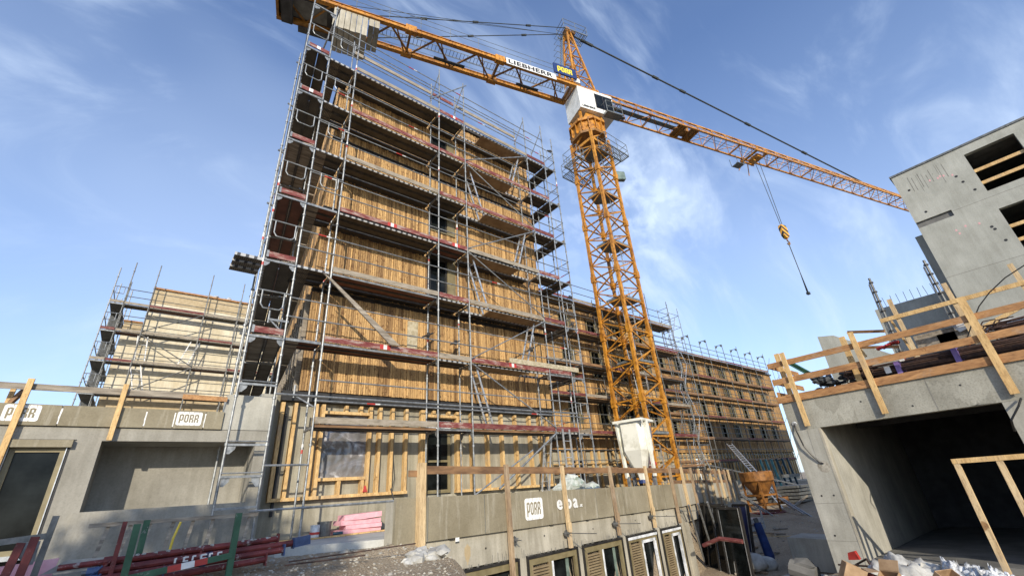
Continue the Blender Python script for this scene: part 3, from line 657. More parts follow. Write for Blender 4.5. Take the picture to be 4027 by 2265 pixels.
toes = {1.8: (None, 'toe_grey', 'toe_red', 'toe_dark_red'), 3.8: (None, 'toe_red', 'toe_grey', 'toe_red'), 5.8: (None, 'toe_grey', 'toe_red', 'toe_grey'), 7.8: (None, 'toe_red', 'toe_red', 'toe_grey'),
        9.8: (None, 'toe_grey', 'toe_red', 'toe_red'), 11.8: (None, 'toe_red', 'toe_red', 'toe_red'), 13.8: (None, 'toe_grey', 'toe_red', 'toe_grey')}
bays = [(2.02, 2.92), (2.92, 6.22), (6.22, 7.38), (7.38, 10.73)]
for li, z in enumerate(LV):
    for x in (2.92, 6.22, 7.38, 10.73): transom(SC, (x, YO), (x, YI), z, 1)
    for bi, (a, b) in enumerate(bays):
        if z == 1.8 and bi == 0: continue
        deck_part(SC, (a, YO, 0), (1, 0, 0), (0, 1, 0), b-a, z, YI-YO, kinds[z][bi], toes[z][bi], console=(z > 4), stripe=(bi == 1 and z in (3.8, 7.8)) or (bi == 2 and z in (7.8, 13.8)) or (bi == 3 and z in (3.8,)), hatch=1 if li % 2 else 0)
        for dz, nm in ((1.02, 'guard_rail'), (.52, 'knee_rail')):
            rail(SC, nm, (a, YO-.03, z+dz), (b, YO-.03, z+dz))
    # short return bay to the right-hand end frames
    deck_part(SC, (10.73, YO, 0), (1, 0, 0), (0, 1, 0), 1.12, z, .68, 'red' if li in (2, 1) else 'steel', 'toe_red' if li % 2 else 'toe_dark_red', console=False)
    for dz, nm in ((1.02, 'guard_rail'), (.52, 'knee_rail')): rail(SC, nm, (10.73, YO-.03, z+dz), (11.85, YO-.03, z+dz))
for a, b in bays[1:]+[(2.02, 2.92), (10.73, 11.85)]:
    for z in (.03, 2.42) if a > 2.5 else (2.42, .9): 
        if z == .03 and a > 6: continue
        rail(SC, 'ledger', (a, YO-.03, z), (b, YO-.03, z), .024, band=False)
rail(SC, 'ledger', (1.9, YO-.04, .04), (6.3, YO-.04, .04), .026, band=False)
# zig-zag braces and the ladders of the stair bay
for li, z in enumerate(LV):
    p, q = (7.38, 10.73) if li % 2 else (10.73, 7.38)
    if z < 13.8: rail(SC, 'brace', (p, YO-.05, z+.1), (q, YO-.05, z+1.95), .022, band=False)
    if z < 13.8:
        if li % 2 == 0: ladder(SC, (8.35, YI-.25, z+.02), (7.72, YI-.25, z+2.05), .34, (0, 1, 0))
        else: ladder(SC, (9.85, YI-.25, z+.02), (10.48, YI-.25, z+2.05), .34, (0, 1, 0))
ladder(SC, (10.25, YI-.3, -.55), (10.7, YI-.3, 1.7), .34, (0, 1, 0))
rail(SC, 'brace', (8.2, YO-.05, .15), (10.73, YO-.05, 1.75), .03, band=False)
rail(SC, 'brace', (6.5, YO-.08, -.4), (9.6, YO-.05, 1.2), .022, band=False)
# roof guard rails above the last deck
for a, b in bays+[(10.73, 11.85)]:
    rail(SC, 'top_rail', (a, YI, 15.95), (b, YI, 15.95)); rail(SC, 'top_rail', (a, YO-.03, 15.35), (b, YO-.03, 15.35))
for x in (6.22, 7.38, 10.73, 11.85): rail(SC, 'head_tube', (x, YO, 16.0), (x, YI+.1, 15.1), .022, band=False)
rail(SC, 'head_tube', (5.8, YO-.06, 14.2), (7.5, YO-.06, 16.1), .026, band=False); rail(SC, 'head_tube', (1.75, YO+1.2, 13.8), (2.1, YO-.03, 16.4), .03, 'dark_steel', band=False)
for a_, b_, m_ in ((2.95, 6.2, 'toe_grey'), (6.3, 7.3, 'toe_red'), (7.4, 10.7, 'toe_grey')): mb = MB(); mb.box((a_, YI-.02, 15.42), (b_, YI+.015, 15.57)); mb.build('toe_board', m_, SC)
# left side scaffold, seen end-on
SY = [11.1, 13.4, 15.6, 18.7]
def sp(y, o=0): return 1.27+.12*(y-11.1)+o
SU = (.1191, .9929, 0); SN = (.9929, -.1191, 0)
for y in SY[1:]:
    standard(SC, (sp(y), y), -.6, 15.9-.3*(y > 15), zc=1.3, bands=True); standard(SC, (sp(y, .75), y-.09), -.6, 15.4, zc=1.3, bands=False)
for y, zt2 in ((12.2, 14.6), (14.5, 12.1)): standard(SC, (sp(y, -.12), y), -.6, zt2, zc=1.3)
for li, z in enumerate(LV):
    if li == 0: continue
    for y in SY: transom(SC, (sp(y), y-.02), (sp(y, .75), y-.02-.09*(y > 12)), z, 1, br=(y < 12))
    kd = ('wood', 'wood', 'steel', 'brown', 'wood', 'steel', 'steel')[li]
    for a, b in zip(SY, SY[1:]):
        deck_part(SC, (sp(a), a, 0), SU, SN, (b-a)*1.007, z, .75, kd, None, console=False)
        mb = MB(); mb.poly([(sp(a+.04, .81), a+.04, z-.07), (sp(a+.04, 1.1), a+.04, z-.07), (sp(b-.04, 1.1), b-.04, z-.07), (sp(b-.04, .81), b-.04, z-.07)], (0, 0, .05)); mb.build('console_plank', 'steel_deck' if kd == 'steel' else 'timber_grey', SC)
        rail(SC, 'guard_rail', (sp(a, -.03), a, z+1.02), (sp(b, -.03), b, z+1.02)); rail(SC, 'knee_rail', (sp(a, -.03), a, z+.52), (sp(b, -.03), b, z+.52))
    for y in (12.2, 14.5): mb = MB(); mb.tube((sp(y, -.2), y, z+.3), (sp(y, .1), y+.05, z+.25), .03, 6); mb.build('tie_coupler', 'galvanised', SC)
    # end guard: U-shaped hoop, toe board and brackets
    mb = MB(); mb.tube((1.27, YO-.04, z+1.08), (2.02, YO-.04, z+1.08), .02, 6); mb.path([(1.38, YO-.05, z+1.07), (1.38, YO-.05, z+.72), (1.45, YO-.05, z+.62), (1.80, YO-.05, z+.62), (1.87, YO-.05, z+.70), (1.87, YO-.05, z+1.07)], .017)
    mb.build('end_guard', 'galvanised', SC)
    mb = MB(); mb.box((1.36, YO-.05, z+.0), (1.98, YO-.02, z+.15)); mb.box((1.31, YO-.055, z-.01), (1.36, YO-.015, z+.17), 1)
    if li in (5, 6): mb.box((1.58, YO-.054, z+.01), (1.70, YO-.051, z+.14), 2)
    mb.build('toe_board', ['toe_red', 'galvanised', 'paint_white'], SC)
    if li >= 3:
        mb = MB(); mb.tube((2.02, YO-.04, z+1.08), (2.92, YO-.04, z+1.08), .017, 6); mb.path([(2.3, YO-.05, z+1.07), (2.3, YO-.05, z+.72), (2.37, YO-.05, z+.62), (2.72, YO-.05, z+.62), (2.79, YO-.05, z+.7), (2.79, YO-.05, z+1.07)], .016); mb.build('end_guard', 'galvanised', SC)
mb = MB(); mb.bar((1.27, YO, 15.95), (2.02, YO, 15.95), .045, .05); gusset(mb, (1.30, YO, 15.92), (.17, 0, 0), -.15, (0, .006, 0)); gusset(mb, (1.99, YO, 15.92), (-.17, 0, 0), -.15, (0, .006, 0)); mb.build('transom', 'galvanised', SC)
# frames near the ground: the ladder-like foot of the end frame
for z in (1.32, .70, .12, 2.6):
    mb = MB(); mb.bar((1.27, YO-.005, z), (2.02, YO-.005, z), .04, .045); 
    if z in (1.32, .70, 2.6): mb.tube((1.27, YO-.02, z+.07), (2.02, YO-.02, z+.07), .014, 6); gusset(mb, (1.30, YO, z-.02), (.15, 0, 0), -.16, (0, .006, 0)) if z != .12 else None
    if z == .70: gusset(mb, (1.99, YO, z-.02), (-.16, 0, 0), -.18, (0, .006, 0))
    mb.build('transom', 'galvanised', SC)
mb = MB(); mb.bar((2.06, YO, 2.42+1.75), (1.62, YO-.0, 2.42+1.75), .04, .05); mb.bar((2.0, YO, 3.85), (1.66, YO, 4.15), .03, .03); mb.tube((1.62, YO, 4.08), (1.62, YO, 4.42), .022); mb.build('bracket', 'galvanised', SC)
mb = MB(); mb.bar((2.06+.86, YO, 2.42), (2.42, YO, 2.42), .04, .05); mb.bar((2.88, YO, 2.18), (2.46, YO, 2.40), .03, .03); mb.tube((2.42, YO, 2.36), (2.42, YO, 2.66), .022); mb.build('bracket', 'galvanised', SC)
# bracket platform sticking out to the left at the third lift
for k in range(3):
    mb = MB(); y0 = YO+.02+k*.34; mb.box((.66, y0, 5.72), (1.29, y0+.31, 5.75)); mb.box((.65, y0-.004, 5.68), (1.29, y0+.02, 5.76), 1); mb.build('bracket_plank', ['steel_deck', 'deck_side'], SC)
# right-hand side scaffold running back beside the corner block
RY = [11.1, 11.9, 14.3, 16.3]
for y in RY[1:]:
    standard(SC, (12.5, y), -.6, 15.7, zc=1.3); standard(SC, (11.85, y), -.6, 15.3, zc=1.3, bands=False)
for li, z in enumerate(LV):
    for y in RY: transom(SC, (12.5, y-.02), (11.85, y-.02), z, 1, br=(y < 11.5))
    for a, b in zip(RY, RY[1:]):
        deck_part(SC, (12.5, a, 0), (0, 1, 0), (-1, 0, 0), b-a, z, .65, 'steel' if li > 2 else 'wood', 'toe_dark_red' if li in (1, 3) else 'toe_grey', console=False)
        rail(SC, 'guard_rail', (12.53, a, z+1.02), (12.53, b, z+1.02), .017); rail(SC, 'knee_rail', (12.53, a, z+.52), (12.53, b, z+.52), .017)
    mb = MB(); mb.tube((11.85, YO-.04, z+1.0), (12.5, YO-.04, z+1.0), .017, 6); mb.path([(12.05, YO-.05, z+.99), (12.05, YO-.05, z+.6), (12.38, YO-.05, z+.6), (12.38, YO-.05, z+.99)], .014); mb.tube((11.85, YO-.04, z+.5), (12.5, YO-.04, z+.5), .017, 6); mb.build('end_guard', 'galvanised', SC)
for x, y, z in ((12.3, 11.05, 14.9), (12.3, 11.05, 7.1), (9.9, 11.05, 4.55), (12.2, 11.05, 5.9), (6.2, 11.7, 4.7), (7.2, 11.7, 4.6)):
    mb = MB(); mb.tube((x-.22, y-.05, z-.12), (x+.22, y+.1, z+.12), .03, 6); mb.tube((x-.04, y-.06, z-.08), (x+.04, y+.06, z+.06), .06, 6); mb.build('tie_coupler', 'dark_steel', SC)

mb = MB(); mb.poly([(2.66, 10.98, 5.64), (2.92, 10.98, 5.50), (4.93, 10.98, 3.93), (4.64, 10.98, 3.92)], (0, -.045, 0)); mb.build('scaffold_plank', 'timber_grey', label='long weathered plank leaning diagonally between the second and third scaffold lifts', cat='plank')
mb = MB(); mb.box((8.9, YO-.06, 3.95), (12.2, YO-.03, 4.12)); mb.build('insulation_strip', 'mineral', label='fibrous beige board strip lying on the toe board at the second lift right side', cat='insulation board')

def scaffold_line(root, xs, yo, yi, levels, zb, zt, kinds, toes, r=.024, console=True, frames_top=False, rails=2, mat='dull_steel'):
    for i, x in enumerate(xs):
        standard(root, (x, yo), zb, zt+(R_(-.1, .2)), mat, zc=zb+.9, r=r, bands=False); standard(root, (x, yi), zb, zt-(.0 if frames_top else 1.2), mat, collars=False, r=r, bands=False)
        for z in levels: transom(root, (x, yo), (x, yi), z, 1, br=False)
        if frames_top:
            mb = MB(); mb.bar((x, yo, zt-.1), (x, yi, zt-.1), .05, .06); d = yi-yo; gusset(mb, (x, yo+.03, zt-.12), (0, d*.28, 0), -.22, (.01, 0, 0)); gusset(mb, (x, yi-.03, zt-.12), (0, -d*.28, 0), -.22, (.01, 0, 0)); mb.build('head_frame', mat, root)
    for li, z in enumerate(levels):
        for bi, (a, b) in enumerate(zip(xs, xs[1:])):
            deck_part(root, (a, yo, 0), (1, 0, 0), (0, 1, 0), b-a, z, yi-yo, kinds[(li+bi) % len(kinds)], toes[(li*2+bi) % len(toes)], console=console, far=True)
            rail(root, 'guard_rail', (a, yo-.03, z+1.02), (b, yo-.03, z+1.02), r*.8, mat, band=False)
            if rails > 1: rail(root, 'knee_rail', (a, yo-.03, z+.52), (b, yo-.03, z+.52), r*.8, mat, band=False)
S4 = thing('scaffold', 'scaffold with grey planks in front of the set-back larch block behind the crane mast', 'scaffold', (20, 16.8, -.7), 'facade scaffolds')
xs4 = [13.2, 15.8, 18.4, 21.0, 23.6, 26.2, 28.9]
scaffold_line(S4, xs4, 16.35, 17.05, [10.35, 8.35, 6.35, 4.55, 2.6, .75], -.7, 12.4, ('wood', 'steel', 'wood'), ('timber_brown', 'toe_dark_red', 'toe_grey'), .026)
for z in (11.37, 10.87): rail(S4, 'guard_rail', (28.9, 16.35, z), (28.9, 17.1, z), .02, 'dull_steel', False)
S4b = thing('stair_tower', 'slender galvanised scaffold tower between the set-back block and the long far block', 'scaffold tower', (30.5, 17.4, -.7))
for x, y in ((29.9, 16.9), (29.9, 17.8), (31.3, 16.9), (31.3, 17.8)): standard(S4b, (x, y), -.7, 12.6, 'galvanised', bands=False, zc=.3)
for k in range(13):
    z = .2+k*.98
    mb = MB(); mb.tube((29.9, 16.9, z), (31.3, 16.9, z), .018, 6); mb.tube((29.9, 16.9, z+.45), (29.9, 17.8, z+.45), .018, 6); mb.tube((31.3, 16.9, z), (31.3, 17.8, z), .018, 6); mb.build('ledger', 'galvanised', S4b)
    if k % 2 == 0 and k < 12: ladder(S4b, (30.1 if k % 4 else 31.1, 17.3, z), (31.1 if k % 4 else 30.1, 17.3, z+1.9), .4, (0, 1, 0), 6)
S5 = thing('scaffold', 'long scaffold with portal frame tops in front of the far larch block', 'scaffold', (46, 21.9, -.8), 'facade scaffolds')
xs5 = [30.6+i*3.4 for i in range(9)]
scaffold_line(S5, xs5, 21.55, 22.3, [11.25, 9.15, 7.25, 5.25, 3.3, 1.35], -.8, 13.4, ('wood', 'wood', 'steel'), ('timber_brown', 'toe_dark_red', 'timber_brown', 'timber_brown'), .034, console=False, frames_top=True, mat='dull_steel')
standard(S5, (59.4, 21.6), -.8, 12.5, 'dull_steel', bands=False); standard(S5, (60.9, 21.6), -.8, 12.2, 'dull_steel', bands=False)
for k in range(6): rail(S5, 'brace', (57.8, 21.5, 1.3+k*2), (59.4 if k % 2 else 60.9, 21.5, 3.2+k*2), .025, 'dull_steel', False)
rail(S5, 'brace', (34, 21.45, 1.5), (37.4, 21.45, 7.2), .03, 'dull_steel', False); rail(S5, 'brace', (51, 21.45, -.6), (54.4, 21.45, 1.4), .03, 'dull_steel', False)
S3 = thing('scaffold', 'scaffold with dark end decks in front of the cream building at the left', 'scaffold', (1, 36, -.6), 'facade scaffolds')
scaffold_line(S3, [-3.25, -1.95, 1.15, 3.2, 6.3], 35.7, 36.4, [12.95, 11.1, 9.15, 7.15, 5.2, 3.2], -.6, 16.0, ('steel', 'red', 'steel'), ('toe_grey', 'toe_dark_red', 'toe_grey'), .033, console=False)
for y in (35.7, 38.5, 41.5): standard(S3, (-3.95, y), -.6, 15.4, 'galvanised', bands=False, r=.035)
for y in (38.5, 41.5): standard(S3, (-3.25, y), -.6, 15.0, 'galvanised', bands=False, r=.035)
for k, z in enumerate([12.95, 11.1, 9.15, 7.15, 5.2, 3.2]):
    transom(S3, (-3.95, 35.66), (-3.25, 35.66), z, 1, br=False)
    mb = MB(); mb.box((-3.95, 35.64, z), (-3.27, 35.68, z+.17)); mb.build('toe_board', 'toe_dark_red' if k % 2 else 'toe_grey', S3)
    for a, b in ((35.7, 38.5), (38.5, 41.5)):
        mb = MB(); mb.box((-3.92, a, z-.07), (-3.28, b-.05, z-.02)); mb.build('deck', 'net_dark', S3); rail(S3, 'guard_rail', (-3.98, a, z+1), (-3.98, b, z+1), .03, 'dull_steel', False)
    mb = MB(); mb.tube((-3.95, 35.64, z+1.1), (-3.25, 35.64, z+1.1), .028, 6); mb.path([(-3.82, 35.62, z+1.1), (-3.82, 35.62, z+.62), (-3.4, 35.62, z+.62), (-3.4, 35.62, z+1.1)], .022); mb.build('end_guard', 'galvanised', S3)
    mb = MB(); mb.box((-3.86, 38.0, z-1.3), (-3.34, 38.05, z-.12)); mb.build('side_net', 'net_dark', S3)
ladder(S3, (-1.6, 35.9, 9.2), (-2.0+.2, 35.9, 11.0), .5, (1, 0, 0), 6, mat='paint_white'); ladder(S3, (-1.2, 35.9, 7.2), (-1.75, 35.9, 9.1), .5, (1, 0, 0), 6, mat='paint_white'); ladder(S3, (.6, 35.9, 9.2), (1.05, 35.9, 11.0), .5, (1, 0, 0), 6, mat='paint_white')
for p, q in (((-1.95, 11.2), (1.15, 12.9)), ((-1.95, 11.0), (1.15, 9.2)), ((-1.95, 7.2), (1.15, 9.1))): rail(S3, 'brace', (p[0], 35.62, p[1]), (q[0], 35.62, q[1]), .035, 'dull_steel', False)

# ---------------------------------------------------------------- tower crane
CR = thing('tower_crane', 'yellow lattice tower crane with white cab box and long jib over the site', 'crane', (20.82, 14.75, -.7))
cx, cy = 20.82, 14.75; hw = .95
cor = [(cx-hw, cy-hw), (cx+hw, cy-hw), (cx+hw, cy+hw), (cx-hw, cy+hw)]
ZM = 22.9
for (x, y) in cor:
    mb = MB(); mb.box((x-.085, y-.085, -.7), (x+.085, y+.085, ZM))
    for k in range(6):
        z = .25+k*3.85; mb.box((x-.13, y-.13, z-.22), (x+.13, y+.13, z+.22)); mb.poly([(x-.10, y-.10, z+.22), (x+.10, y-.10, z+.22), (x+.10, y+.10, z+.22), (x-.10, y+.10, z+.22)], (0, 0, .18))
    mb.build('mast_chord', 'crane_yellow', CR)
zs = []
for k in range(-1, 6):
    z0 = .25+k*3.85
    for j in range(4): zs.append((z0+.1+j*.9625, j))
for fi in range(4):
    a = cor[fi]; b = cor[(fi+1) % 4]
    for k in range(6):
        z0 = .25+k*3.85 if k else -.7+.95
        mb = MB()
        for j in range(4):
            za = z0+j*.9625; zb = za+.9625
            if zb > ZM+.3: continue
            p, q = (a, b) if j % 2 == 0 else (b, a)
            if fi in (1, 3): p, q = q, p
            mb.bar((*p, za), (*q, zb), .07, .07)
            if j in (0, 2): mb.bar((*a, za), (*b, za), .075, .075)
        mb.build('mast_bracing', 'crane_yellow', CR)
for k in range(6):
    z = 2.3+k*3.85
    if z > 22: continue
    mb = MB(); s = 1 if k % 2 else -1
    P = [(cx-.86, cy-.86, z), (cx+.86, cy-.86, z), (cx+.86, cy+.15*s, z), (cx, cy+.5, z), (cx-.86, cy+.15, z)]
    mb.poly(P, (0, 0, .05)); mb.bar((cx-.86, cy-.9, z+.05), (cx+.86, cy-.9, z+.05), .03, .12); mb.bar((cx-.9, cy-.86, z+.05), (cx-.9, cy+.3, z+.05), .03, .12); mb.build('mast_platform', 'platform_grey', CR)
for k in range(6):
    z = -.6+k*3.85; ladder(CR, (cx+.35, cy-.1, z), (cx+.35-.12*(1 if k % 2 else -1), cy+.15, z+3.9), .4, (1, 0, 0), 13, 'mast_ladder', 'aluminium')
    mb = MB()
    for q in range(6):
        zz = z+.6+q*.6; pts = [(cx+.35+.33*math.cos(t), cy-.35+.33*math.sin(t), zz) for t in [i*math.pi/4 for i in range(9)]]; mb.path(pts, .012, 4)
    for t_ in (0, math.pi*.67, math.pi*1.33): mb.bar((cx+.35+.33*math.cos(t_), cy-.35+.33*math.sin(t_), z+.55), (cx+.35+.33*math.cos(t_), cy-.35+.33*math.sin(t_), z+3.65), .03, .02)
    mb.build('ladder_cage', 'aluminium', CR)
# climbing collar / grey walkways near the top of the mast
def J(t, l, z): return Vector((cx+.9664*t+.2571*l, cy-.2571*t+.9664*l, z))
def cage(root, x0, x1, y0, y1, z, h=1.05, name='walkway'):
    mb = MB()
    for a, b in (((x0, y0), (x1, y0)), ((x1, y0), (x1, y1)), ((x1, y1), (x0, y1)), ((x0, y1), (x0, y0))): mb.bar((*a, z), (*b, z), .05, .09)
    k_ = int((x1-x0)/.14)
    for k in range(1, k_): mb.box((x0+k*.14, y0, z), (x0+k*.14+.045, y1, z+.02))
    for zz in (z+.5, z+h):
        for a, b in (((x0, y0), (x1, y0)), ((x1, y0), (x1, y1)), ((x1, y1), (x0, y1)), ((x0, y1), (x0, y0))): mb.tube((*a, zz), (*b, zz), .02, 5)
    for x, y in ((x0, y0), (x1, y0), (x1, y1), (x0, y1), ((x0+x1)/2, y0), ((x0+x1)/2, y1)): mb.tube((x, y, z), (x, y, z+h), .02, 5)
    return mb.build(name, 'platform_grey', root)
cage(CR, cx-.5, cx+1.9, cy-1.75, cy-1.1, 21.3); cage(CR, cx+1.2, cx+1.85, cy-1.08, cy+.9, 21.3); cage(CR, cx-1.9, cx-1.2, cy-.2, cy+1.1, 20.6); cage(CR, cx-1.2, cx+1.0, cy+1.2, cy+2.0, 20.6)
# tapered transition, slewing ring and turntable
mb = MB()
def ring(mb, z0, z1, r0, r1, n=12, rot=.26):
    p = [(cx+r0*math.cos(rot+2*math.pi*i/n), cy+r0*math.sin(rot+2*math.pi*i/n), z0) for i in range(n)]+[(cx+r1*math.cos(rot+2*math.pi*i/n), cy+r1*math.sin(rot+2*math.pi*i/n), z1) for i in range(n)]
    mb.add(p, [(i, (i+1) % n, n+(i+1) % n, n+i) for i in range(n)]+[tuple(range(n))[::-1], tuple(range(n, 2*n))])
for i in range(4):
    a = cor[i]; b = cor[(i+1) % 4]
    mb.bar((*a, 22.2), (*b, 22.2), .1, .22); mb.bar((*a, 22.2), (*b, 23.6), .09, .09)
mb.build('mast_top_frame', 'crane_yellow', CR)
mb = MB(); ring(mb, 22.95, 23.12, 1.28, 1.32, 8); mb.build('turntable_base', 'crane_dark', CR)
mb = MB(); ring(mb, 23.13, 24.0, 1.30, 1.24, 8)
for i in range(16):
    t = 2*math.pi*i/16; mb.bar((cx+1.25*math.cos(t), cy+1.25*math.sin(t), 23.15), (cx+1.25*math.cos(t), cy+1.25*math.sin(t), 24.05), .05, .16, (math.cos(t), math.sin(t), 0))
mb.build('slewing_ring', 'crane_yellow', CR)
mb = MB(); ring(mb, 24.02, 24.25, 1.42, 1.42, 8); mb.build('turntable', 'crane_yellow', CR)
mb = MB()
for t, l in ((-.9, -.71), (1.1, -.71), (-.9, .75), (1.1, .75)):
    mb.bar(J(t*.9, l*.8, 24.2), J(t, l, 28.0), .16, .16)
for l in (-.71, .75):
    mb.poly([J(-.8, l*.9, 24.25), J(.0, l, 26.0), J(.9, l*.9, 24.25)], J(0, .05, 0)-J(0, 0, 0)); mb.bar(J(-.9, l, 27.75), J(1.2, l, 27.75), .16, .25)
for t in (-.9, 1.1): mb.bar(J(t, -.71, 27.75), J(t, .75, 27.75), .16, .25)
mb.build('slewing_frame', 'crane_yellow', CR)
# white machine box and cab
mb = MB()
def jbox(mb, t0, t1, l0, l1, z0, z1, mi=0, tz=0):
    v = [J(t0, l0, z0), J(t1, l0, z0+tz), J(t1, l1, z0+tz), J(t0, l1, z0), J(t0, l0, z1), J(t1, l0, z1), J(t1, l1, z1), J(t0, l1, z1)]
    mb.add(v, [(0, 3, 2, 1), (4, 5, 6, 7), (0, 1, 5, 4), (1, 2, 6, 5), (2, 3, 7, 6), (3, 0, 4, 7)], mi)
jbox(mb, -.98, 2.15, -.98, .85, 25.25, 27.45); cabo = mb.build('cab', 'crane_white', CR)
mb = MB(); jbox(mb, .55, 2.05, -1.01, -.985, 25.75, 27.1); jbox(mb, 2.155, 2.18, -.85, .6, 25.6, 27.1); g = mb.build('cab_window', 'glass_dark', cabo)
mb = MB(); jbox(mb, .48, 2.12, -1.005, -.982, 25.68, 25.75); jbox(mb, .48, 2.12, -1.005, -.982, 27.1, 27.17); jbox(mb, .48, .55, -1.005, -.982, 25.68, 27.17); jbox(mb, 1.18, 1.25, -1.02, -1.012, 25.75, 27.1); mb.build('window_seal', 'black_frame', cabo)
text_mesh('LIEBHERR', 'cab_lettering', 'letter_black', cabo, J(-.8, -.99, 25.42), J(1, 0, 0)-J(0, 0, 0), (0, 0, 1), .26, .004, 1.05, .012)
mb = MB()
for t in (.9, 1.5, 2.3): mb.tube(J(t, -1.6, 24.9), J(t, -1.6, 26.0), .025, 5); mb.tube(J(t, -1.6, 25.0), J(t, -1.0, 25.0), .025, 5); mb.tube(J(t, -1.6, 25.95), J(t, -1., 25.95), .02, 5)
for z in (24.95, 25.45, 26.0): mb.tube(J(.9, -1.6, z), J(2.3, -1.6, z), .025, 5)
jbox(mb, .9, 2.3, -1.6, -1., 24.88, 24.94); mb.build('cab_balcony', 'platform_grey', CR)
# tower head
ap = J(0, 0, 35.6)
legs = [(-.9, -.71), (.9, -.71), (.9, .71), (-.9, .71)]
def hd(k, f): t, l = legs[k]; s = .10+.90*(1-f); return J(t*s-.25*f, l*(.35+.65*(1-f)), 27.9+7.7*f)
for k in range(4):
    mb = MB(); mb.bar(hd(k, 0), hd(k, 1), .13, .13, (.97, -.26, 0)); mb.build('head_leg', 'crane_yellow', CR)
for k in range(4):
    mb = MB(); k2 = (k+1) % 4; n = 6
    for i in range(n):
        a, b = (k, k2) if i % 2 else (k2, k); mb.bar(hd(a, i/n), hd(b, (i+1)/n), .06, .06); mb.bar(hd(k, (i+1)/n), hd(k2, (i+1)/n), .06, .06)
    mb.build('head_bracing', 'crane_yellow', CR)
mb = MB(); a = J(-1.35, .3, 0); b = J(-.55, .1, 0)
mb.tube((a.x, a.y, 28.4), (b.x, b.y, 35.2), .03, 5); a2 = J(-1.35, .7, 0); b2 = J(-.55, .5, 0); mb.tube((a2.x, a2.y, 28.4), (b2.x, b2.y, 35.2), .03, 5)
for i in range(22):
    f = i/22; mb.tube(Vector((a.x, a.y, 28.4)).lerp(Vector((b.x, b.y, 35.2)), f), Vector((a2.x, a2.y, 28.4)).lerp(Vector((b2.x, b2.y, 35.2)), f), .018, 4)
for i in range(9):
    f = i/9+.05; c0 = Vector((a.x, a.y, 28.4)).lerp(Vector((b.x, b.y, 35.2)), f); mb.path([c0, c0+Vector((-.5, .1, 0)), c0+Vector((-.45, .6, 0)), c0+Vector((.1, .4, 0))], .015, 4)
mb.build('head_ladder', 'platform_grey', CR)
mb = MB(); jbox(mb, -.8, 1.5, -.55, -.5, 34.97, 35.06); jbox(mb, -.8, 1.5, .5, .55, 34.97, 35.06)
for k in range(16): jbox(mb, -.8+k*.15, -.76+k*.15, -.5, .5, 35.0, 35.03)
for z in (35.55, 36.1):
    for p, q in (((-.8, -.55), (1.5, -.55)), ((1.5, -.55), (1.5, .55)), ((1.5, .55), (-.8, .55)), ((-.8, .55), (-.8, -.55))): mb.tube(J(*p, z), J(*q, z), .022, 5)
for p in ((-.8, -.55), (1.5, -.55), (1.5, .55), (-.8, .55), (.35, -.55), (.35, .55)): mb.tube(J(*p, 35.0), J(*p, 36.1), .022, 5)
mb.build('head_platform', 'platform_grey', CR)
mb = MB(); jbox(mb, -.4, .1, -.2, .2, 34.6, 35.3); mb.tube(J(-.3, -.2, 35.4), J(-.3, .2, 35.4), .2, 12); mb.tube(J(.3, -.3, 35.2), J(.3, .3, 35.2), .2, 10); mb.build('head_sheave', 'crane_dark', CR)
# jib
ZJ, ZJT, WJ = 27.35, 28.95, .70; JL = 50.5
def zj(t): return ZJ
for l, nm in ((-WJ, 'jib_chord'), (WJ, 'jib_chord')):
    mb = MB(); mb.bar(J(1.3, l, ZJ), J(JL, l, ZJ), .12, .14); mb.build(nm, 'crane_yellow', CR)
mb = MB(); mb.bar(J(3.0, 0, ZJT), J(JL-1, 0, ZJT-.35), .12, .12); mb.bar(J(1.3, -WJ, ZJ+.4), J(3., 0, ZJT), .1, .1); mb.bar(J(1.3, WJ, ZJ+.4), J(3., 0, ZJT), .1, .1); mb.build('jib_top_chord', 'crane_yellow', CR)
def ztop(t): return ZJT-.35*max(0, (t-3))/(JL-4)
st = 1.7; t = 1.4; k = 0
while t < JL-st:
    mb = MB(); tm = t+st/2
    for l in (-WJ, WJ): mb.bar(J(t, l, ZJ), J(tm, 0, ztop(tm)), .045, .045); mb.bar(J(tm, 0, ztop(tm)), J(t+st, l, ZJ), .045, .045)
    mb.bar(J(t, -WJ, ZJ), J(t, WJ, ZJ), .05, .05); mb.bar(J(t, -WJ if k % 2 else WJ, ZJ), J(t+st, WJ if k % 2 else -WJ, ZJ), .045, .045)
    if k % 3 == 2: mb.bar(J(t+st-.12, -WJ, ZJ), J(t+st-.12, WJ, ZJ), .06, .06)
    mb.build('jib_bracing', 'crane_yellow', CR); t += st; k += 1
mb = MB(); jbox(mb, 1.6, 9.4, -.3, .1, ZJ+.05, ZJ+.09); jbox(mb, 1.6, 4.5, .35, .62, ZJ+.05, ZJ+.09); mb.build('jib_walkway', 'platform_grey', CR)
mb = MB(); jbox(mb, 9.4, 10.3, -.66, .66, ZJ+.03, ZJ+.12); jbox(mb, 10.8, 11.7, -.66, .66, ZJ+.03, ZJ+.12); jbox(mb, 10.2, 10.9, -.2, .5, ZJ+.1, ZJ+.6); mb.build('trolley_winch', 'crane_dark', CR)
mb = MB(); mb.tube(J(9.5, -.1, ZJ+.2), J(JL-1, -.1, ZJ+.2), .02, 4); mb.tube(J(9.5, .2, ZJ+.25), J(JL-1, .2, ZJ+.25), .02, 4); mb.tube(J(1, .1, ZJ+1.0), J(JL-2, .1, ZJ+.8), .015, 4); mb.build('trolley_cable', 'cable', CR)
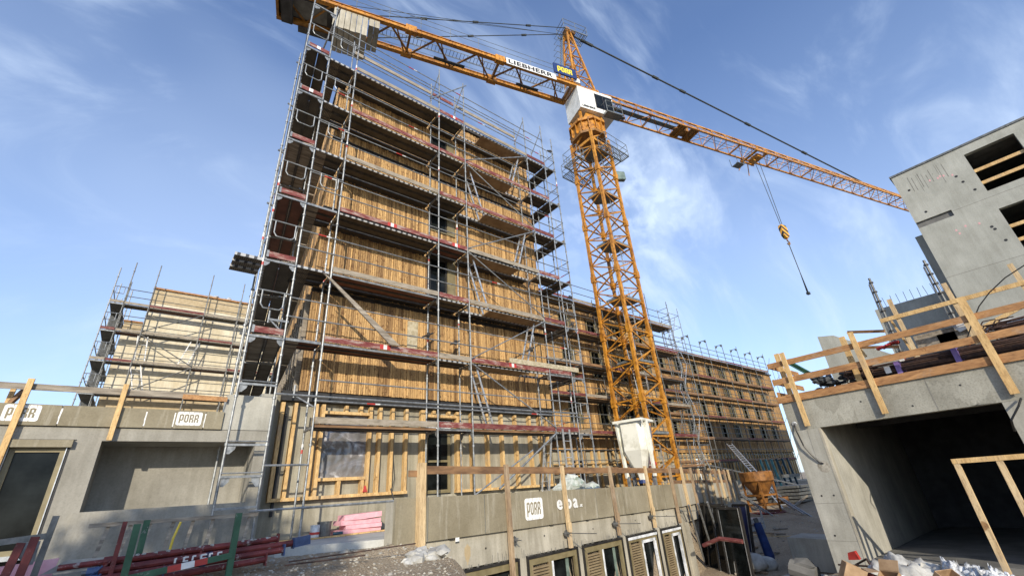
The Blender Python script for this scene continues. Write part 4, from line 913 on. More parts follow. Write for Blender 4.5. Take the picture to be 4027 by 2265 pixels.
# trolley and hook
TT = 19.15
mb = MB(); jbox(mb, TT-.9, TT+.9, -.9, -.78, ZJ-.30, ZJ-.12); jbox(mb, TT-.9, TT+.9, .78, .9, ZJ-.30, ZJ-.12); jbox(mb, TT-.8, TT-.6, -.9, .9, ZJ-.34, ZJ-.2); jbox(mb, TT+.5, TT+.7, -.9, .9, ZJ-.34, ZJ-.2); jbox(mb, TT-.3, TT+.3, -.5, .5, ZJ-.55, ZJ-.2)
for a in (-.6, .6):
    for l in (-.85, .85): mb.tube(J(TT+a, l-.03, ZJ-.02), J(TT+a, l+.03, ZJ-.02), .14, 10)
mb.tube(J(TT-.3, -.1, ZJ-.5), J(TT-.3, .1, ZJ-.5), .25, 12); mb.bar(J(TT-.6, .9, ZJ-.3), J(TT-.9, 1.3, ZJ-1.0), .06, .06); mb.bar(J(TT+.1, .9, ZJ-.3), J(TT+.2, 1.2, ZJ-1.4), .06, .06); mb.build('trolley', 'crane_yellow', CR)
mb = MB(); jbox(mb, TT-1.9, TT-1.0, .5, 1.2, ZJ-.9, ZJ-.86)
for t_, l_ in ((TT-1.9, .5), (TT-1.0, .5), (TT-1.9, 1.2), (TT-1.0, 1.2)): mb.tube(J(t_, l_, ZJ-.9), J(t_, l_, ZJ), .025, 5)
mb.build('service_basket', 'platform_grey', CR)
HT = J(TT, .0, 0); hx, hy = HT.x, HT.y; HZ = 19.1
mb = MB(); mb.tube(J(TT-.25, 0, ZJ-.5), J(TT-.10, 0, HZ+.3), .025, 5); mb.tube(J(TT+.45, 0, ZJ-.5), J(TT+.12, 0, HZ+.3), .025, 5); mb.build('hoist_rope', 'cable', CR)
mb = MB()
pr = [(-.28, .35), (.28, .35), (.38, .1), (.3, -.75), (.1, -.95), (-.15, -.95), (-.34, -.7), (-.38, .1)]
mb.poly([J(TT+a, -.14, HZ+b) for a, b in pr], J(0, .28, 0)-J(0, 0, 0)); hb = mb.build('hook_block', 'hazard_stripe', CR)
mb = MB(); pts = [J(TT, 0, HZ-.95), J(TT, 0, HZ-1.2), J(TT+.17, 0, HZ-1.32), J(TT+.14, 0, HZ-1.52), J(TT-.05, 0, HZ-1.58), J(TT-.16, 0, HZ-1.45)]; mb.path(pts, .055, 6); mb.build('hook', 'crane_dark', hb)
mb = MB(); z0 = HZ-1.4
for a in (-.06, .02, .1): mb.path([J(TT+a*.2, 0, z0), J(TT+a, a*.5, z0-2.6), J(TT+a*.6, a, 13.0)], .028, 5)
jbox(mb, TT-.12, TT+.12, -.1, .1, 12.85, 13.05); mb.build('chain_sling', 'cable', hb)
# counter-jib
ZC = 27.45; CL = -21.2
for l in (-.85, .85):
    mb = MB(); mb.bar(J(-1.0, l, ZC+.14), J(CL, l, ZC+.14), .14, .30); jbox(mb, CL, -1.0, l-.13, l+.13, ZC+.28, ZC+.32); jbox(mb, CL, -1.0, l-.13, l+.13, ZC-.04, ZC)
    for t_ in (-7.2, -13.4): jbox(mb, t_-.35, t_+.35, l-.17, l+.17, ZC-.14, ZC+.42)
    mb.build('counter_jib_girder', 'crane_yellow', CR)
mb = MB(); t = -1.6; k = 0
while t > -15.6:
    mb.bar(J(t, -.8 if k % 2 else .8, ZC+.05), J(t-1.45, .8 if k % 2 else -.8, ZC+.05), .10, .10)
    if k % 2 == 0: mb.bar(J(t-.35, .8, ZC+.05), J(t-1.1, -.8, ZC+.05), .08, .08)
    t -= 1.45; k += 1
for t_ in (-1.3, -7.2, -13.4, -15.9): mb.bar(J(t_, -.8, ZC+.1), J(t_, .8, ZC+.1), .14, .22)
mb.build('counter_jib_bracing', 'crane_dark', CR)
mb = MB(); jbox(mb, -15.7, -1.4, .15, .17, ZC+.26, ZC+.32); jbox(mb, -15.7, -1.4, -.30, -.28, ZC+.26, ZC+.32)
for k in range(56): jbox(mb, -15.6+k*.25, -15.57+k*.25, -.28, .15, ZC+.28, ZC+.30)
mb.build('counter_jib_walkway', 'platform_grey', CR)
mb = MB()
for l in (-1.02, 1.02):
    for z in (ZC+.9, ZC+1.4): mb.tube(J(-2.8, l, z), J(-19, l, z), .018, 4)
    for k in range(9): mb.tube(J(-2.8-k*2.0, l, ZC+.3), J(-2.8-k*2.0, l, ZC+1.4), .018, 4)
mb.build('counter_jib_railing', 'platform_grey', CR)
for a_, b_ in ((-5.4, -3.6), (-11.6, -9.4)): mb = MB(); jbox(mb, a_, b_, .3, .5, ZC-.12, ZC-.02); mb.build('cable_tray', 'dark_steel', CR)
mb = MB(); jbox(mb, CL, -18.0, -.72, .72, ZC+.0, ZC+.06); jbox(mb, CL+.3, CL+.9, -.9, .9, ZC-.5, ZC-.05); mb.build('winch_platform', 'matte_black', CR)
mb = MB(); jbox(mb, CL+.2, -18.4, -.6, .6, ZC-.06, ZC-.01); mb.build('winch_housing', 'concrete_dark', CR)
mb = MB(); jbox(mb, CL, CL+.15, -.95, .95, ZC-.3, ZC+.3); jbox(mb, -18.0, -17.85, -.8, .8, ZC-.2, ZC+.3); mb.bar(J(CL, .85, ZC-.2), J(-18, .85, ZC-.2), .2, .3); mb.bar(J(CL+.3, -.8, ZC-.08), J(-19.6, .8, ZC-.08), .1, .06); mb.bar(J(-18.2, -.8, ZC-.08), J(-19.6, .8, ZC-.08), .1, .06); mb.build('winch_frame', 'crane_dark', CR)
mb = MB(); jbox(mb, CL+1.2, CL+3.6, .9, 1.3, ZC-.45, ZC-.2); mb.build('winch_tray', 'dark_steel', CR)
for k in range(6):
    t0 = -18.0+k*.33
    mb = MB(); jbox(mb, t0+.01, t0+.31, -.88, .88, ZC-1.75-.04*(k % 2), ZC-.1)
    mb.build('counterweight', 'concrete_warm', CR)
for k in range(2):
    t0 = -15.98+k*.33; mb = MB(); jbox(mb, t0+.01, t0+.31, -.88, .88, ZC-.75, ZC-.1); mb.build('counterweight', 'concrete_warm', CR)
mb = MB()
for l, tt in ((-.5, -.4), (.5, -.4)):
    P0 = J(-.4, l*.6, 35.4); P1 = J(-15.6, l*1.6, ZC+.5); mb.tube(P0, P1, .035, 5)
    for f in (.25, .55, .8): c_ = P0.lerp(P1, f); d_ = (P1-P0).normalized()*.22; mb.tube(c_-d_, c_+d_, .09, 6)
mb.tube(J(-.4, 0, 34.9), J(-19, 0, ZC+1.2), .02, 5); mb.tube(J(-.5, -.2, 34.6), J(-13.5, -.8, ZC+1.6), .015, 5)
mb.build('pendant_rod', 'cable', CR)
mb = MB(); P0 = J(.2, 0, 35.2); P1 = J(36.8, 0, ztop(36.8)+.1); mb.tube(P0, P1, .075, 8)
for f in (.035, .05, .24, .325, .545, .76): c_ = P0.lerp(P1, f); d_ = (P1-P0).normalized()*.3; mb.tube(c_-d_, c_+d_, .14, 6)
mb.build('pendant_rod', 'cable', CR)
# lettering on the counter-jib
mb = MB(); jbox(mb, -6.75, -2.75, -1.02, -.99, ZC-.18, ZC+.42); sg = mb.build('name_board', 'paint_white', CR)
text_mesh('LIEBHERR', 'name_lettering', 'letter_black', sg, J(-6.62, -1.022, ZC-.07), J(1, 0, 0)-J(0, 0, 0), (0, 0, 1), .56, .004, 1.42, .028, 1.06)
mb = MB(); jbox(mb, -2.85, -.9, -1.06, -.96, ZC+.62, ZC+1.62); sg2 = mb.build('company_sign', 'sign_blue', CR)
mb = MB(); letters(mb, 'PORR', J(-2.55, -1.064, ZC+.85), J(1, 0, 0)-J(0, 0, 0), (0, 0, 1), J(0, -1, 0)-J(0, 0, 0), .285, .56, .045, .006); mb.build('sign_letters', 'letter_yellow', sg2)
mb = MB()
for t_ in (-2.4, -1.3): mb.bar(J(t_, -.95, ZC+.3), J(t_, -.95, ZC+.65), .12, .08); mb.bar(J(t_-.12, -1.0, ZC+.42), J(t_, -1.0, ZC+.62), .04, .04); mb.bar(J(t_+.12, -1.0, ZC+.42), J(t_, -1.0, ZC+.62), .04, .04)
mb.build('sign_bracket', 'crane_yellow', CR)
mb = MB(); jbox(mb, -.95, -.55, -.9, -.5, ZC+.5, ZC+.95); jbox(mb, -1.0, -.2, .2, .7, ZC+.4, ZC+1.2); mb.build('control_cabinet', 'plastic_white', CR)
mb = MB(); x, y, z = cx+1.25, cy-1.05, 19.6; mb.poly([(x-.35, y, z-.3), (x+.4, y-.25, z-.15), (x+.45, y-.2, z+.55), (x-.3, y+.05, z+.45)], (.15, .3, 0)); mb.build('floodlight', 'lamp_green', CR)

# ---------------------------------------------------------------- mortar silo
SI = thing('mortar_silo', 'dirty white mortar silo with hopper cone standing in front of the crane mast', 'silo', (16.5, 12.2, -.62))
sx_, sy_ = 16.45, 12.15; A = rad(14)
def so_(a, b, z): return (sx_+a*math.cos(A)-b*math.sin(A), sy_+a*math.sin(A)+b*math.cos(A), z)
w2 = .56; cut = .2
oc = [(-w2+cut, -w2), (w2-cut, -w2), (w2, -w2+cut), (w2, w2-cut), (w2-cut, w2), (-w2+cut, w2), (-w2, w2-cut), (-w2, -w2+cut)]
mb = MB(); n = 8
lv = [(2.42, 1.), (1.3, 1.), (1.27, .99), (.35, .28), (.15, .22)]
mb.add([so_(a*s, b*s, z) for z, s in lv for a, b in oc], [(j*n+i, j*n+(i+1) % n, (j+1)*n+(i+1) % n, (j+1)*n+i) for j in range(len(lv)-1) for i in range(n)]+[tuple(range(n))[::-1], tuple(range((len(lv)-1)*n, len(lv)*n))]); mb.build('hopper', 'silo_paint', SI)
mb = MB()
for a0, b0, a1, b1 in ((-.66, -.64, .66, -.64), (.66, -.64, .66, .64), (.66, .64, -.66, .64), (-.66, .64, -.66, -.64)): mb.bar(so_(a0, b0, 2.46), so_(a1, b1, 2.46), .07, .10)
mb.poly([so_(-.72, -.66, 2.44), so_(-.5, -.66, 2.44), so_(-.58, -.66, 2.22)], (0, .03, 0)); mb.build('top_frame', 'silo_paint', SI)
for a, b in ((-.15, -.64), (.42, .6), (-.42, .6)):
    mb = MB(); mb.bar(so_(a, b, 2.42), so_(a*.7, b*.9, .25), .15, .09, (0, 1, 0)); mb.build('leg', 'silo_paint', SI)
mb = MB(); mb.bar(so_(-.02, -.5, .3), so_(-.02, -.5, -.62), .14, .11, (0, 1, 0)); mb.build('support_post', 'galvanised', SI)
for q_ in (.3, -.3): mb = MB(); mb.bar(so_(q_, .5, .3), so_(q_, .5, -.62), .12, .1, (0, 1, 0)); mb.build('support_post', 'galvanised', SI)
mb = MB(); mb.poly([so_(.40, -.56, 1.75), so_(.57, -.37, 1.75), so_(.57, -.37, 2.25), so_(.40, -.56, 2.25)], (.012, -.016, 0)); sp = mb.build('info_label', 'sign_blue', SI)
mb = MB()
for i in range(6): mb.poly([so_(.43, -.555, 1.80+i*.07), so_(.56, -.41, 1.80+i*.07), so_(.56, -.41, 1.82+i*.07), so_(.43, -.555, 1.82+i*.07)], (.018, -.022, 0))
for i in range(3): mb.poly([so_(.40, -.565, 1.5+i*.06), so_(.57, -.375, 1.5+i*.06), so_(.57, -.375, 1.512+i*.06), so_(.40, -.565, 1.512+i*.06)], (.004, -.006, 0))
mb.build('label_lines', 'platform_grey', sp)
mb = MB(); mb.tube(so_(0, 0, .15), so_(0, 0, .02), .2, 12); mb.build('outlet_flange', 'sign_blue', SI)
mb = MB(); mb.tube(so_(.25, -.4, .78), so_(.45, -.45, .72), .10, 10); mb.build('valve_wheel', 'paint_red', SI)
mb = MB(); mb.tube(so_(-.5, -.2, -.3), so_(-.1, -.2, -.3), .2, 12); mb.box((sx_-.8, sy_-.2, -.6), (sx_+.1, sy_+.3, -.35)); mb.path([so_(.7, -.3, -.2), so_(.5, -.3, .0), so_(.3, -.3, -.3)], .03); mb.build('mixing_pump', 'paint_red', SI)
wr = MB()
for k in range(16): rock(wr, (11.0+R_(-.5, 1.0), 10.75+R_(-.1, .3), -.3+R_(-.2, .55)), R_(.25, .42), sq=1)
wr.build('wrapped_pallet', 'wrap_green', label='film-wrapped pallet with green print behind the board parapet', cat='pallet')
ladder_m = MB(); ladder_m.bar((10.9, 10.95, -.6), (10.9, 10.95, 1.85), .03, .06); ladder_m.bar((11.22, 10.95, -.6), (11.22, 10.95, 1.85), .03, .06)
for k in range(9): ladder_m.tube((10.9, 10.95, -.35+k*.26), (11.22, 10.95, -.35+k*.26), .014, 5)
ladder_m.build('ladder', 'aluminium', label='upright aluminium ladder at the foot of the scaffold right of the glazed door', cat='ladder')

# ---------------------------------------------------------------- parapet wall with the louvred windows
PW = thing('retaining_wall', 'concrete basement wall topped with sprayed insulation boards and a row of louvred windows', 'wall', (9, 9.2, -3.2))
def zt_(x): return .06-.0135*(x-4.05) if x < 15.4 else -.09-.014*(x-15.4)
def zb_(x): return -.72-.0095*(x-4.05) if x < 15.4 else -.83+.0*(x-15.4)
U1 = Vector((1, .1145, 0)).normalized(); N1 = Vector((U1.y, -U1.x, 0)); U2 = Vector((1, .27, 0)).normalized(); N2 = Vector((U2.y, -U2.x, 0))
def WP(x, off=0, z=0):
    N = N1 if x <= 15.4 else N2; return Vector((x, ywall(x), z))+N*off
def wseg(mb, a, b, za0, zb0, za1, zb1, o0, o1, mi=0):
    """slab on the wall line from x=a..b, z between (za0..zb0) at a and (za1..zb1) at b, offsets o0..o1 outwards"""
    v = [WP(a, o0, za0), WP(b, o0, za1), WP(b, o1, za1), WP(a, o1, za0), WP(a, o0, zb0), WP(b, o0, zb1), WP(b, o1, zb1), WP(a, o1, zb0)]
    mb.add(v, [(0, 3, 2, 1), (4, 5, 6, 7), (0, 1, 5, 4), (1, 2, 6, 5), (2, 3, 7, 6), (3, 0, 4, 7)], mi)
wins = [(5.24, 7.16), (7.41, 9.30), (9.5, 11.40), (11.62, 13.42), (13.66, 15.1)]
mb = MB(); ZW = -1.33
wseg(mb, 3.95, 15.4, -1.3, zt_(4)-.05, -1.36, zt_(15.4)-.05, -.42, -.10); wseg(mb, 15.4, 25, -1.36, zt_(15.4)-.05, -1.3, zt_(25)-.05, -.42, -.10)
xs_ = [3.95]+[q for w_ in wins for q in w_]+[15.4]
for a, b in zip(xs_[::2], xs_[1::2]): wseg(mb, a, b, -3.4, -1.3, -3.4, -1.3, -.42, -.0985)
mb.poly([WP(15.36, -.43, -3.4), WP(15.4, -.1, -3.4), (15.4, 9.8, -3.4), (15.52, 14, -3.4), (15.3, 14, -3.4)], (0, 0, 2.08)); mb.build('concrete_wall', 'concrete_warm', PW)
mb = MB(); wseg(mb, 5.2, 15.3, -3.4, -1.3, -3.4, -1.3, -1.3, -1.2); mb.build('dark_room', 'matte_black', PW)
jx = [3.92, 4.66, 6.15, 7.52, 8.95, 10.33, 11.73, 13.26, 14.28, 15.4, 16.2, 17.2, 18.2, 19.3, 20.4, 21.6, 23, 25]
for a, b in zip(jx, jx[1:]):
    mb = MB(); wseg(mb, a+.012, b-.012, zb_(a), zt_(a), zb_(b), zt_(b), -.099, -.02+R_(-.006, .006)); mb.build('insulation_board', 'insul_board' if a < 15 else 'concrete_warm', PW)
mb = MB()
for x in jx[1:-1]: wseg(mb, x-.011, x+.011, zb_(x), zt_(x)-.01, zb_(x), zt_(x)-.01, -.09, -.035)
mb.build('joint_strip', 'platform_grey', PW)
mb = MB()
for x in (5.2, 6.9, 8.3, 9.8, 12.1, 14.0): wseg(mb, x, x+.12, zb_(x)-.02, zb_(x)-.002, zb_(x)-.02, zb_(x)-.002, -.09, -.03)
mb.build('joint_spacer', 'black_frame', PW)
def wquad(mb, x, z, dx, dz, o, t): mb.poly([WP(x, o, z), WP(x+dx, o, z), WP(x+dx, o, z+dz), WP(x, o, z+dz)], N1*t)
p = porr_panel(PW, 0, 0, .001, .001, 0) if False else None
yy = WP(7.40, -.010, -.60); porr_panel(PW, yy.x, -.60, .64, .47, yy.y, U1, N1)
for ch_, x_ in (('e', 8.58), ('l', 8.84), ('b', 8.96), ('a', 9.25)): text_mesh(ch_, 'sprayed_letter', 'paint_white', PW, WP(x_, -.004, -.44), U1, (0, 0, 1), .44, .003, .98, .021)
ow = WP(9.51, -.008, -.44); text_mesh('.at', 'sprayed_name', 'spray_white', PW, ow, U1, (0, 0, 1), .12, .002, 1.1, .004)
mb = MB(); wquad(mb, 5.32, -.80, .10, .07, -.012, .003); mb.build('plaster_blob', 'spray_white', PW)
for i, (x, z) in enumerate(((4.55, -.98), (6.9, -.95), (8.75, -1.0), (10.95, -.98), (13.0, -.96), (15.0, -.95))):
    mb = MB(); a = WP(x+.06, -.1, z); Lr = (.3, .34, 1.05, .95, 1.0, .9)[i]; mb.tube(a, a+N1*Lr, .011, 6); mb.tube(a+N1*.10, a+N1*.13, .075, 10); mb.tube(a+N1*.13, a+N1*.19, .035, 6)
    for k in range(4): t_ = k*math.pi/2+.4; mb.tube(a+N1*.13, a+N1*.16+U1*.09*math.cos(t_)+Vector((0, 0, .09*math.sin(t_))), .014, 5)
    mb.build('tie_rod', 'dull_steel', PW)
for i, (a, b) in enumerate(wins):
    white = i >= 3; zz = -1.33-.006*(a-5); fm = 'olive' if not white else 'plastic_white'
    mb = MB(); wseg(mb, a, b, zz-.05, zz, zz-.05, zz, -.12, -.05); wseg(mb, a, a+.05, -3.3, zz-.05, -3.3, zz-.05, -.12, -.05); wseg(mb, b-.05, b, -3.3, zz-.05, -3.3, zz-.05, -.12, -.05)
    seal = mb.build('window', 'black_frame', PW)
    a1, b1, z1 = a+.06, b-.06, zz-.06; m1 = a1+(b1-a1)*.40
    mb = MB()
    for p0, p1, q0, q1 in ((a1, b1, z1-.12, z1), (a1, a1+.09, -3.3, z1-.12), (b1-.09, b1, -3.3, z1-.12), (m1, m1+.07, -3.3, z1-.12)): wseg(mb, p0, p1, q0, q1, q0, q1, -.14, -.07)
    mb.build('frame', 'olive' if i < 3 else 'olive', seal)
    mb = MB(); z = z1-.16
    while z > -3.2: wseg(mb, a1+.11, m1-.03, z-.052, z-.012, z-.052, z-.012, -.115, -.075); z -= .062
    wseg(mb, a1+.09, a1+.12, -3.3, z1-.12, -3.3, z1-.12, -.12, -.065); wseg(mb, m1-.03, m1, -3.3, z1-.12, -3.3, z1-.12, -.12, -.065); mb.build('louvred_shutter', 'shutter', seal)
    mb = MB()
    fr = ((m1+.07, m1+.14), (b1-.17, b1-.10)) if white else ((m1+.07, m1+.13),)
    for p0, p1 in fr: wseg(mb, p0, p1, -3.3, z1-.12, -3.3, z1-.12, -.13, -.06)
    if white: wseg(mb, a1, b1, z1-.05, z1+.02, z1-.05, z1+.02, -.068, -.045); wseg(mb, m1+.07, b1-.1, z1-.2, z1-.12, z1-.2, z1-.12, -.13, -.06)
    mb.build('sash', 'plastic_white', seal)
    mb = MB(); wseg(mb, m1+.12, b1-.09, -3.3, z1-.12, -3.3, z1-.12, -.2, -.19); mb.build('pane', 'glass_dark', seal)
    if i in (1, 2): mb = MB(); wseg(mb, b1-.35, b1-.24, -3.3, z1-.14, -3.3, z1-.14, -.185, -.17); mb.build('curtain_strip', 'lamp_green', seal)
mb = MB()
for k in range(230):
    x = R_(4.7, 15.2); z = -1.335-.006*(x-5); h_ = R_(.03, .16)*(1.3 if noise.noise((x*.8, 0, 0)) > 0 else .6); w_ = R_(.006, .02); wseg(mb, x, x+w_, z+.005, z+h_, z+.005, z+h_, -.099, -.0955)
mb.build('drip_marks', 'stain', PW)
mb = MB()
for k in range(7): x = 5.62+k*.022; z0 = -1.27+.05*abs(k-3)+R_(0, .04); z1 = -.88-.02*abs(k-3); wseg(mb, x, x+.022, z0, z1, z0, z1, -.099, -.0962)
mb.build('rust_run', 'rust_stain', PW)
mb = MB()
for x, z in ((6.2, -1.02), (8.1, -.98), (10.1, -1.02), (12.3, -1.0), (14.3, -1.03)): a = WP(x, -.0985, z); mb.tube(a, a+N1*.004, .022, 8)
mb.build('tie_hole', 'black_frame', PW)
# timber guard posts and rail on the wall
TG = thing('timber_guardrail', 'rough timber guardrail with posts clamped to the board parapet', 'guardrail', (9, 9, -.8))
px_ = [(4.45, .69, -1.05, .15), (6.84, .64, -1.95, .09), (8.91, .59, -1.33, .085), (11.15, .56, -1.28, .085), (13.2, .53, -1.28, .085), (14.9, .49, -1.3, .09), (16.0, .47, -1.3, .09), (17.1, .44, -1.2, .09), (18.2, .42, -1.2, .09), (18.95, .43, -1.1, .08), (19.8, .42, -1.1, .08), (20.7, .4, -1.1, .09), (21.5, .38, -1.1, .08), (22.4, .36, -1.1, .08), (23.2, .34, -1.1, .09), (24.2, .33, -1.1, .08)]
for i, (x, z1, z0, w_) in enumerate(px_):
    mb = MB(); a = WP(x, .035, z0); b = WP(x+R_(-.05, .03)*(1 if i else 0), .035, z1); mb.bar(a, b, w_ if i == 0 else w_+.02, .07 if i else .13, N1)
    if i in (2, 3, 4): q = WP(x-.02, .09, z0+.35); mb.bar(q, q+Vector((0, 0, .22)), .12, .03, N1)
    mb.build('post', ('timber_pale', 'timber_old', 'timber_pale', 'timber_old')[i % 4], TG)
for a, b in ((4.52, 6.8), (6.9, 11.15), (11.15, 14.9), (14.9, 18.2), (18.2, 24)):
    mb = MB(); za = .60-.0188*(a-4.5); zb = .60-.0188*(b-4.5); mb.bar(WP(a, -.02, za-.04), WP(b, -.02, zb-.04), .06, .155)
    if a > 14: mb.bar(WP(a, -.02, za-.42), WP(b, -.02, zb-.42), .05, .11)
    mb.build('rail', 'timber_brown', TG)
mb = MB(); mb.bar(WP(4.2, -.03, .5), WP(4.5, -.03, .49), .05, .12); mb.build('rail', 'timber_brown', TG)
# timber guard on the annex roof, far left
TL = thing('timber_guardrail', 'timber guardrail nailed to the parapet of the grey annex roof at the far left', 'guardrail', (-1, 11.4, 1.6))
for x, z0, z1, w_, y_ in ((-1.91, .62, 2.46, .085, 11.36), (-.60, 1.42, 2.47, .08, 11.36), (-2.14, 2.02, 2.40, .07, 11.7)):
    mb = MB(); mb.bar((x, y_, z0), (x+.01, y_, z1), .05, w_, (1, 0, 0)); mb.build('post', 'timber_new', TL)
mb = MB(); mb.bar((-2.12, 11.7, 2.05), (-1.94, 11.6, 2.38), .06, .07); mb.build('strut', 'timber_brown', TL)
for a_, b_ in (((-3.2, 11.42, 2.33), (.62, 11.42, 2.33)), ((-3.2, 14, 2.40), (-1.9, 14.2, 2.40))): mb = MB(); mb.bar(a_, b_, .03, .11); mb.build('rail', 'timber_grey', TL)
mb = MB(); mb.bar((.35, 11.385, 2.30), (1.15, 11.385, 2.29), .03, .10); mb.build('rail', 'timber_orange', TL)

# ---------------------------------------------------------------- right-hand concrete garage block
GB = thing('concrete_shell', 'raw concrete garage shell with a wide dark opening at the right edge', 'building', (17, 2, -2.2))
gx0, gy1, gt = 14.0, 5.12, 1.96
mb = MB(); mb.box((gx0, 4.40, -2.4), (gx0+.3, gy1, 1.03)); mb.box((gx0+.3, 4.42, -2.4), (22, gy1-.03, 1.54)); mb.build('left_wall', 'concrete_grey', GB)
mb = MB(); mb.box((gx0+.02, -20, gt+.01), (27, -9.2, 8)); mb.box((gx0, -20, -2.4), (27, -5.01, gt)); mb.build('unseen_shade_storey', 'concrete_grey', GB)  # unseen storey, added to throw shade over the courtyard
mb = MB(); mb.box((gx0-.004, -5, 1.032), (gx0+.3, gy1+.004, gt)); mb.build('lintel_beam', 'concrete_beam', GB)
mb = MB(); mb.box((gx0, -5, -2.4), (gx0+.3, .92, 1.03)); mb.build('right_wall', 'concrete_grey', GB)
mb = MB(); mb.box((gx0+.3, -5, 1.55), (22.2, gy1-.02, gt-.01)); mb.box((17.2, -5, 1.1), (17.5, 4.41, 1.545)); mb.build('roof_slab', 'matte_black', GB)  # concrete ceiling coloured black: the unlit interior is put into the colour
mb = MB(); mb.box((21.8, -5, -2.4), (22.1, 4.41, 1.54)); mb.box((gx0+.31, -5, -2.4), (21.8, -4.8, 1.54)); mb.build('inner_wall', 'matte_black', GB)  # black colour stands in for deep shade on these concrete walls
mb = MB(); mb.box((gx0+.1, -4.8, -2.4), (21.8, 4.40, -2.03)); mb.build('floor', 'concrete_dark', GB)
mb = MB(); mb.box((gx0-.008, 4.393, -2.3), (gx0+.22, 4.45, 1.02)); mb.build('rough_edge', 'concrete_warm', GB)
mb = MB(); mb.path([(gx0-.03, 4.97, 1.20), (gx0-.10, 4.95, 1.0), (gx0-.09, 4.9, .62), (gx0-.06, 4.78, .36), (gx0-.03, 4.66, .18), (gx0-.02, 4.60, .15)], .019, 8); cb = mb.build('cable_loop', 'hose_black', GB)
mb = MB(); mb.tube((gx0-.03, 4.97, 1.20), (gx0, 4.97, 1.22), .06, 10); mb.build('cable_socket', 'plastic_white', cb)
mb = MB(); mb.tube((gx0-.004, 4.62, .08), (gx0+.01, 4.62, .08), .15, 9); mb.build('patched_spot', 'stone', GB)
mb = MB()
for y, z in ((4.9, -.6), (4.9, -1.5), (4.62, -.6), (3.3, 1.5), (1.4, 1.5), (2.35, 1.22)): mb.tube((gx0-.007, y, z), (gx0+.01, y, z), .022, 8)
mb.build('tie_hole', 'black_frame', GB)
mb = MB(); mb.box((gx0-.0028, 4.46, -.78), (gx0+.01, 5.11, -.772)); mb.box((gx0-.0028, 4.46, -1.62), (gx0+.01, 5.11, -1.612)); mb.build('pour_joint', 'stain', GB)
mb = MB(); mb.box((gx0-.0075, 1.93, 1.04), (gx0+.01, 1.945, 1.95)); mb.box((gx0-.0035, 4.72, .25), (gx0+.01, 4.728, 1.0)); mb.build('pour_joint', 'stain', GB)
for y0, y1, za, zb in ((4.3, 3.7, 1.45, 1.955), (3.2, 2.5, 1.62, 1.955), (2.2, 1.2, 1.7, 1.955), (.4, -1., 1.55, 1.955), (3.9, 3.5, 1.04, 1.2), (1.6, 1.0, 1.04, 1.15)):
    mb = MB(); P = []; n_ = 34
    for k in range(n_+1): P.append((gx0-.0062, y0+(y1-y0)*k/n_, (za if za > 1.3 else zb)+.16*math.sin(math.pi*k/n_)*(noise.noise((k*.35, y0*3, 1))-.6)+.04*noise.noise((k*1.1, y0, 4))+.14*(1-math.sin(math.pi*k/n_))))
    P += [(gx0-.0062, y1, zb if za > 1.3 else za), (gx0-.0062, y0, zb if za > 1.3 else za)]
    P = [(p_[0], p_[1], min(1.957, max(1.036, p_[2]))) for p_ in P]
    mb.poly(P, (.008, 0, 0)); mb.build('damp_patch', 'beam_damp', GB)
mb = MB(); mb.path([(gx0-.05, .62, 1.05), (gx0-.25, .7, .9), (gx0-.3, .9, .65), (gx0-.05, .95, .45)], .02); mb.build('cable_loop', 'hose_black', GB)
RGR = thing('timber_guardrail', 'orange timber plank guardrail with slanting posts on the garage shell roof', 'guardrail', (13.95, 2, 1.9))
for (y, z0, z1, w_) in ((4.64, 1.10, 3.15, .12), (2.89, 1.13, 3.22, .12), (.66, 1.15, 3.35, .14)):
    mb = MB(); mb.bar((gx0-.09, y, z0), (gx0-.09, y+.03, z1), .05, w_, (0, 1, 0)); mb.build('post', 'timber_new', RGR)
for y in (4.95, 3.22): mb = MB(); mb.bar((gx0+.35, y, 1.95), (gx0+.3, y, 3.25), .05, .13, (0, 1, 0)); mb.build('post', 'timber_new', RGR)
for z0, z1, yb, m_ in ((1.79, 1.98, 5.2, 'timber_orange'), (2.30, 2.46, 5.17, 'timber_new'), (2.79, 2.94, 5.17, 'timber_orange')):
    mb = MB(); mb.box((gx0-.06, -5, z0), (gx0-.03, yb, z1)); mb.build('plank', 'timber_orange' if z0 != 2.3 else 'timber_orange', RGR)
for z in (2.88, 2.42, 2.05): mb = MB(); mb.bar((gx0, 5.16, z), (gx0+2.2, 5.16, z-.02), .03, .14); mb.build('plank', 'timber_orange', RGR)
GR2 = thing('timber_guardrail', 'pale timber guardrail on the roof deck behind the rebar bundle', 'guardrail', (17, 1, 2.5))
for y in (2.25, .95, -.4): mb = MB(); mb.bar((17, y, 2.4), (17, y+.05, 4.6), .05, .11, (0, 1, 0)); mb.build('post', 'timber_pale', GR2)
for z in (4.02, 3.45): mb = MB(); mb.bar((16.96, 2.7, z), (16.96, -3, z), .03, .12, (0, 0, 1)); mb.build('plank', 'timber_new', GR2)
GR3 = thing('timber_guardrail', 'small leaning timber side rail by the red cloth above the garage roof', 'guardrail', (17.5, 3.5, 2.5))
mb = MB(); mb.bar((17.6, 3.75, 4.1), (17.2, 2.75, 3.75), .04, .09); mb.bar((17.6, 3.7, 3.55), (17.2, 2.6, 3.2), .04, .09); mb.build('plank', 'timber_orange', GR3)
mb = MB(); mb.bar((17.6, 3.75, 4.1), (17.65, 3.55, 3.2), .05, .07); mb.bar((17.2, 2.3, 2.6), (17.25, 2.5, 4.0), .05, .1); mb.build('post', 'timber_new', GR3)
mb = MB()
for k in range(9): rock(mb, (17.3, 3.1-k*.06, 3.32+R_(-.05, .05)), .10)
mb.build('red_cloth', 'paint_red', label='red cloth strip hanging by the small leaning side rail', cat='cloth')
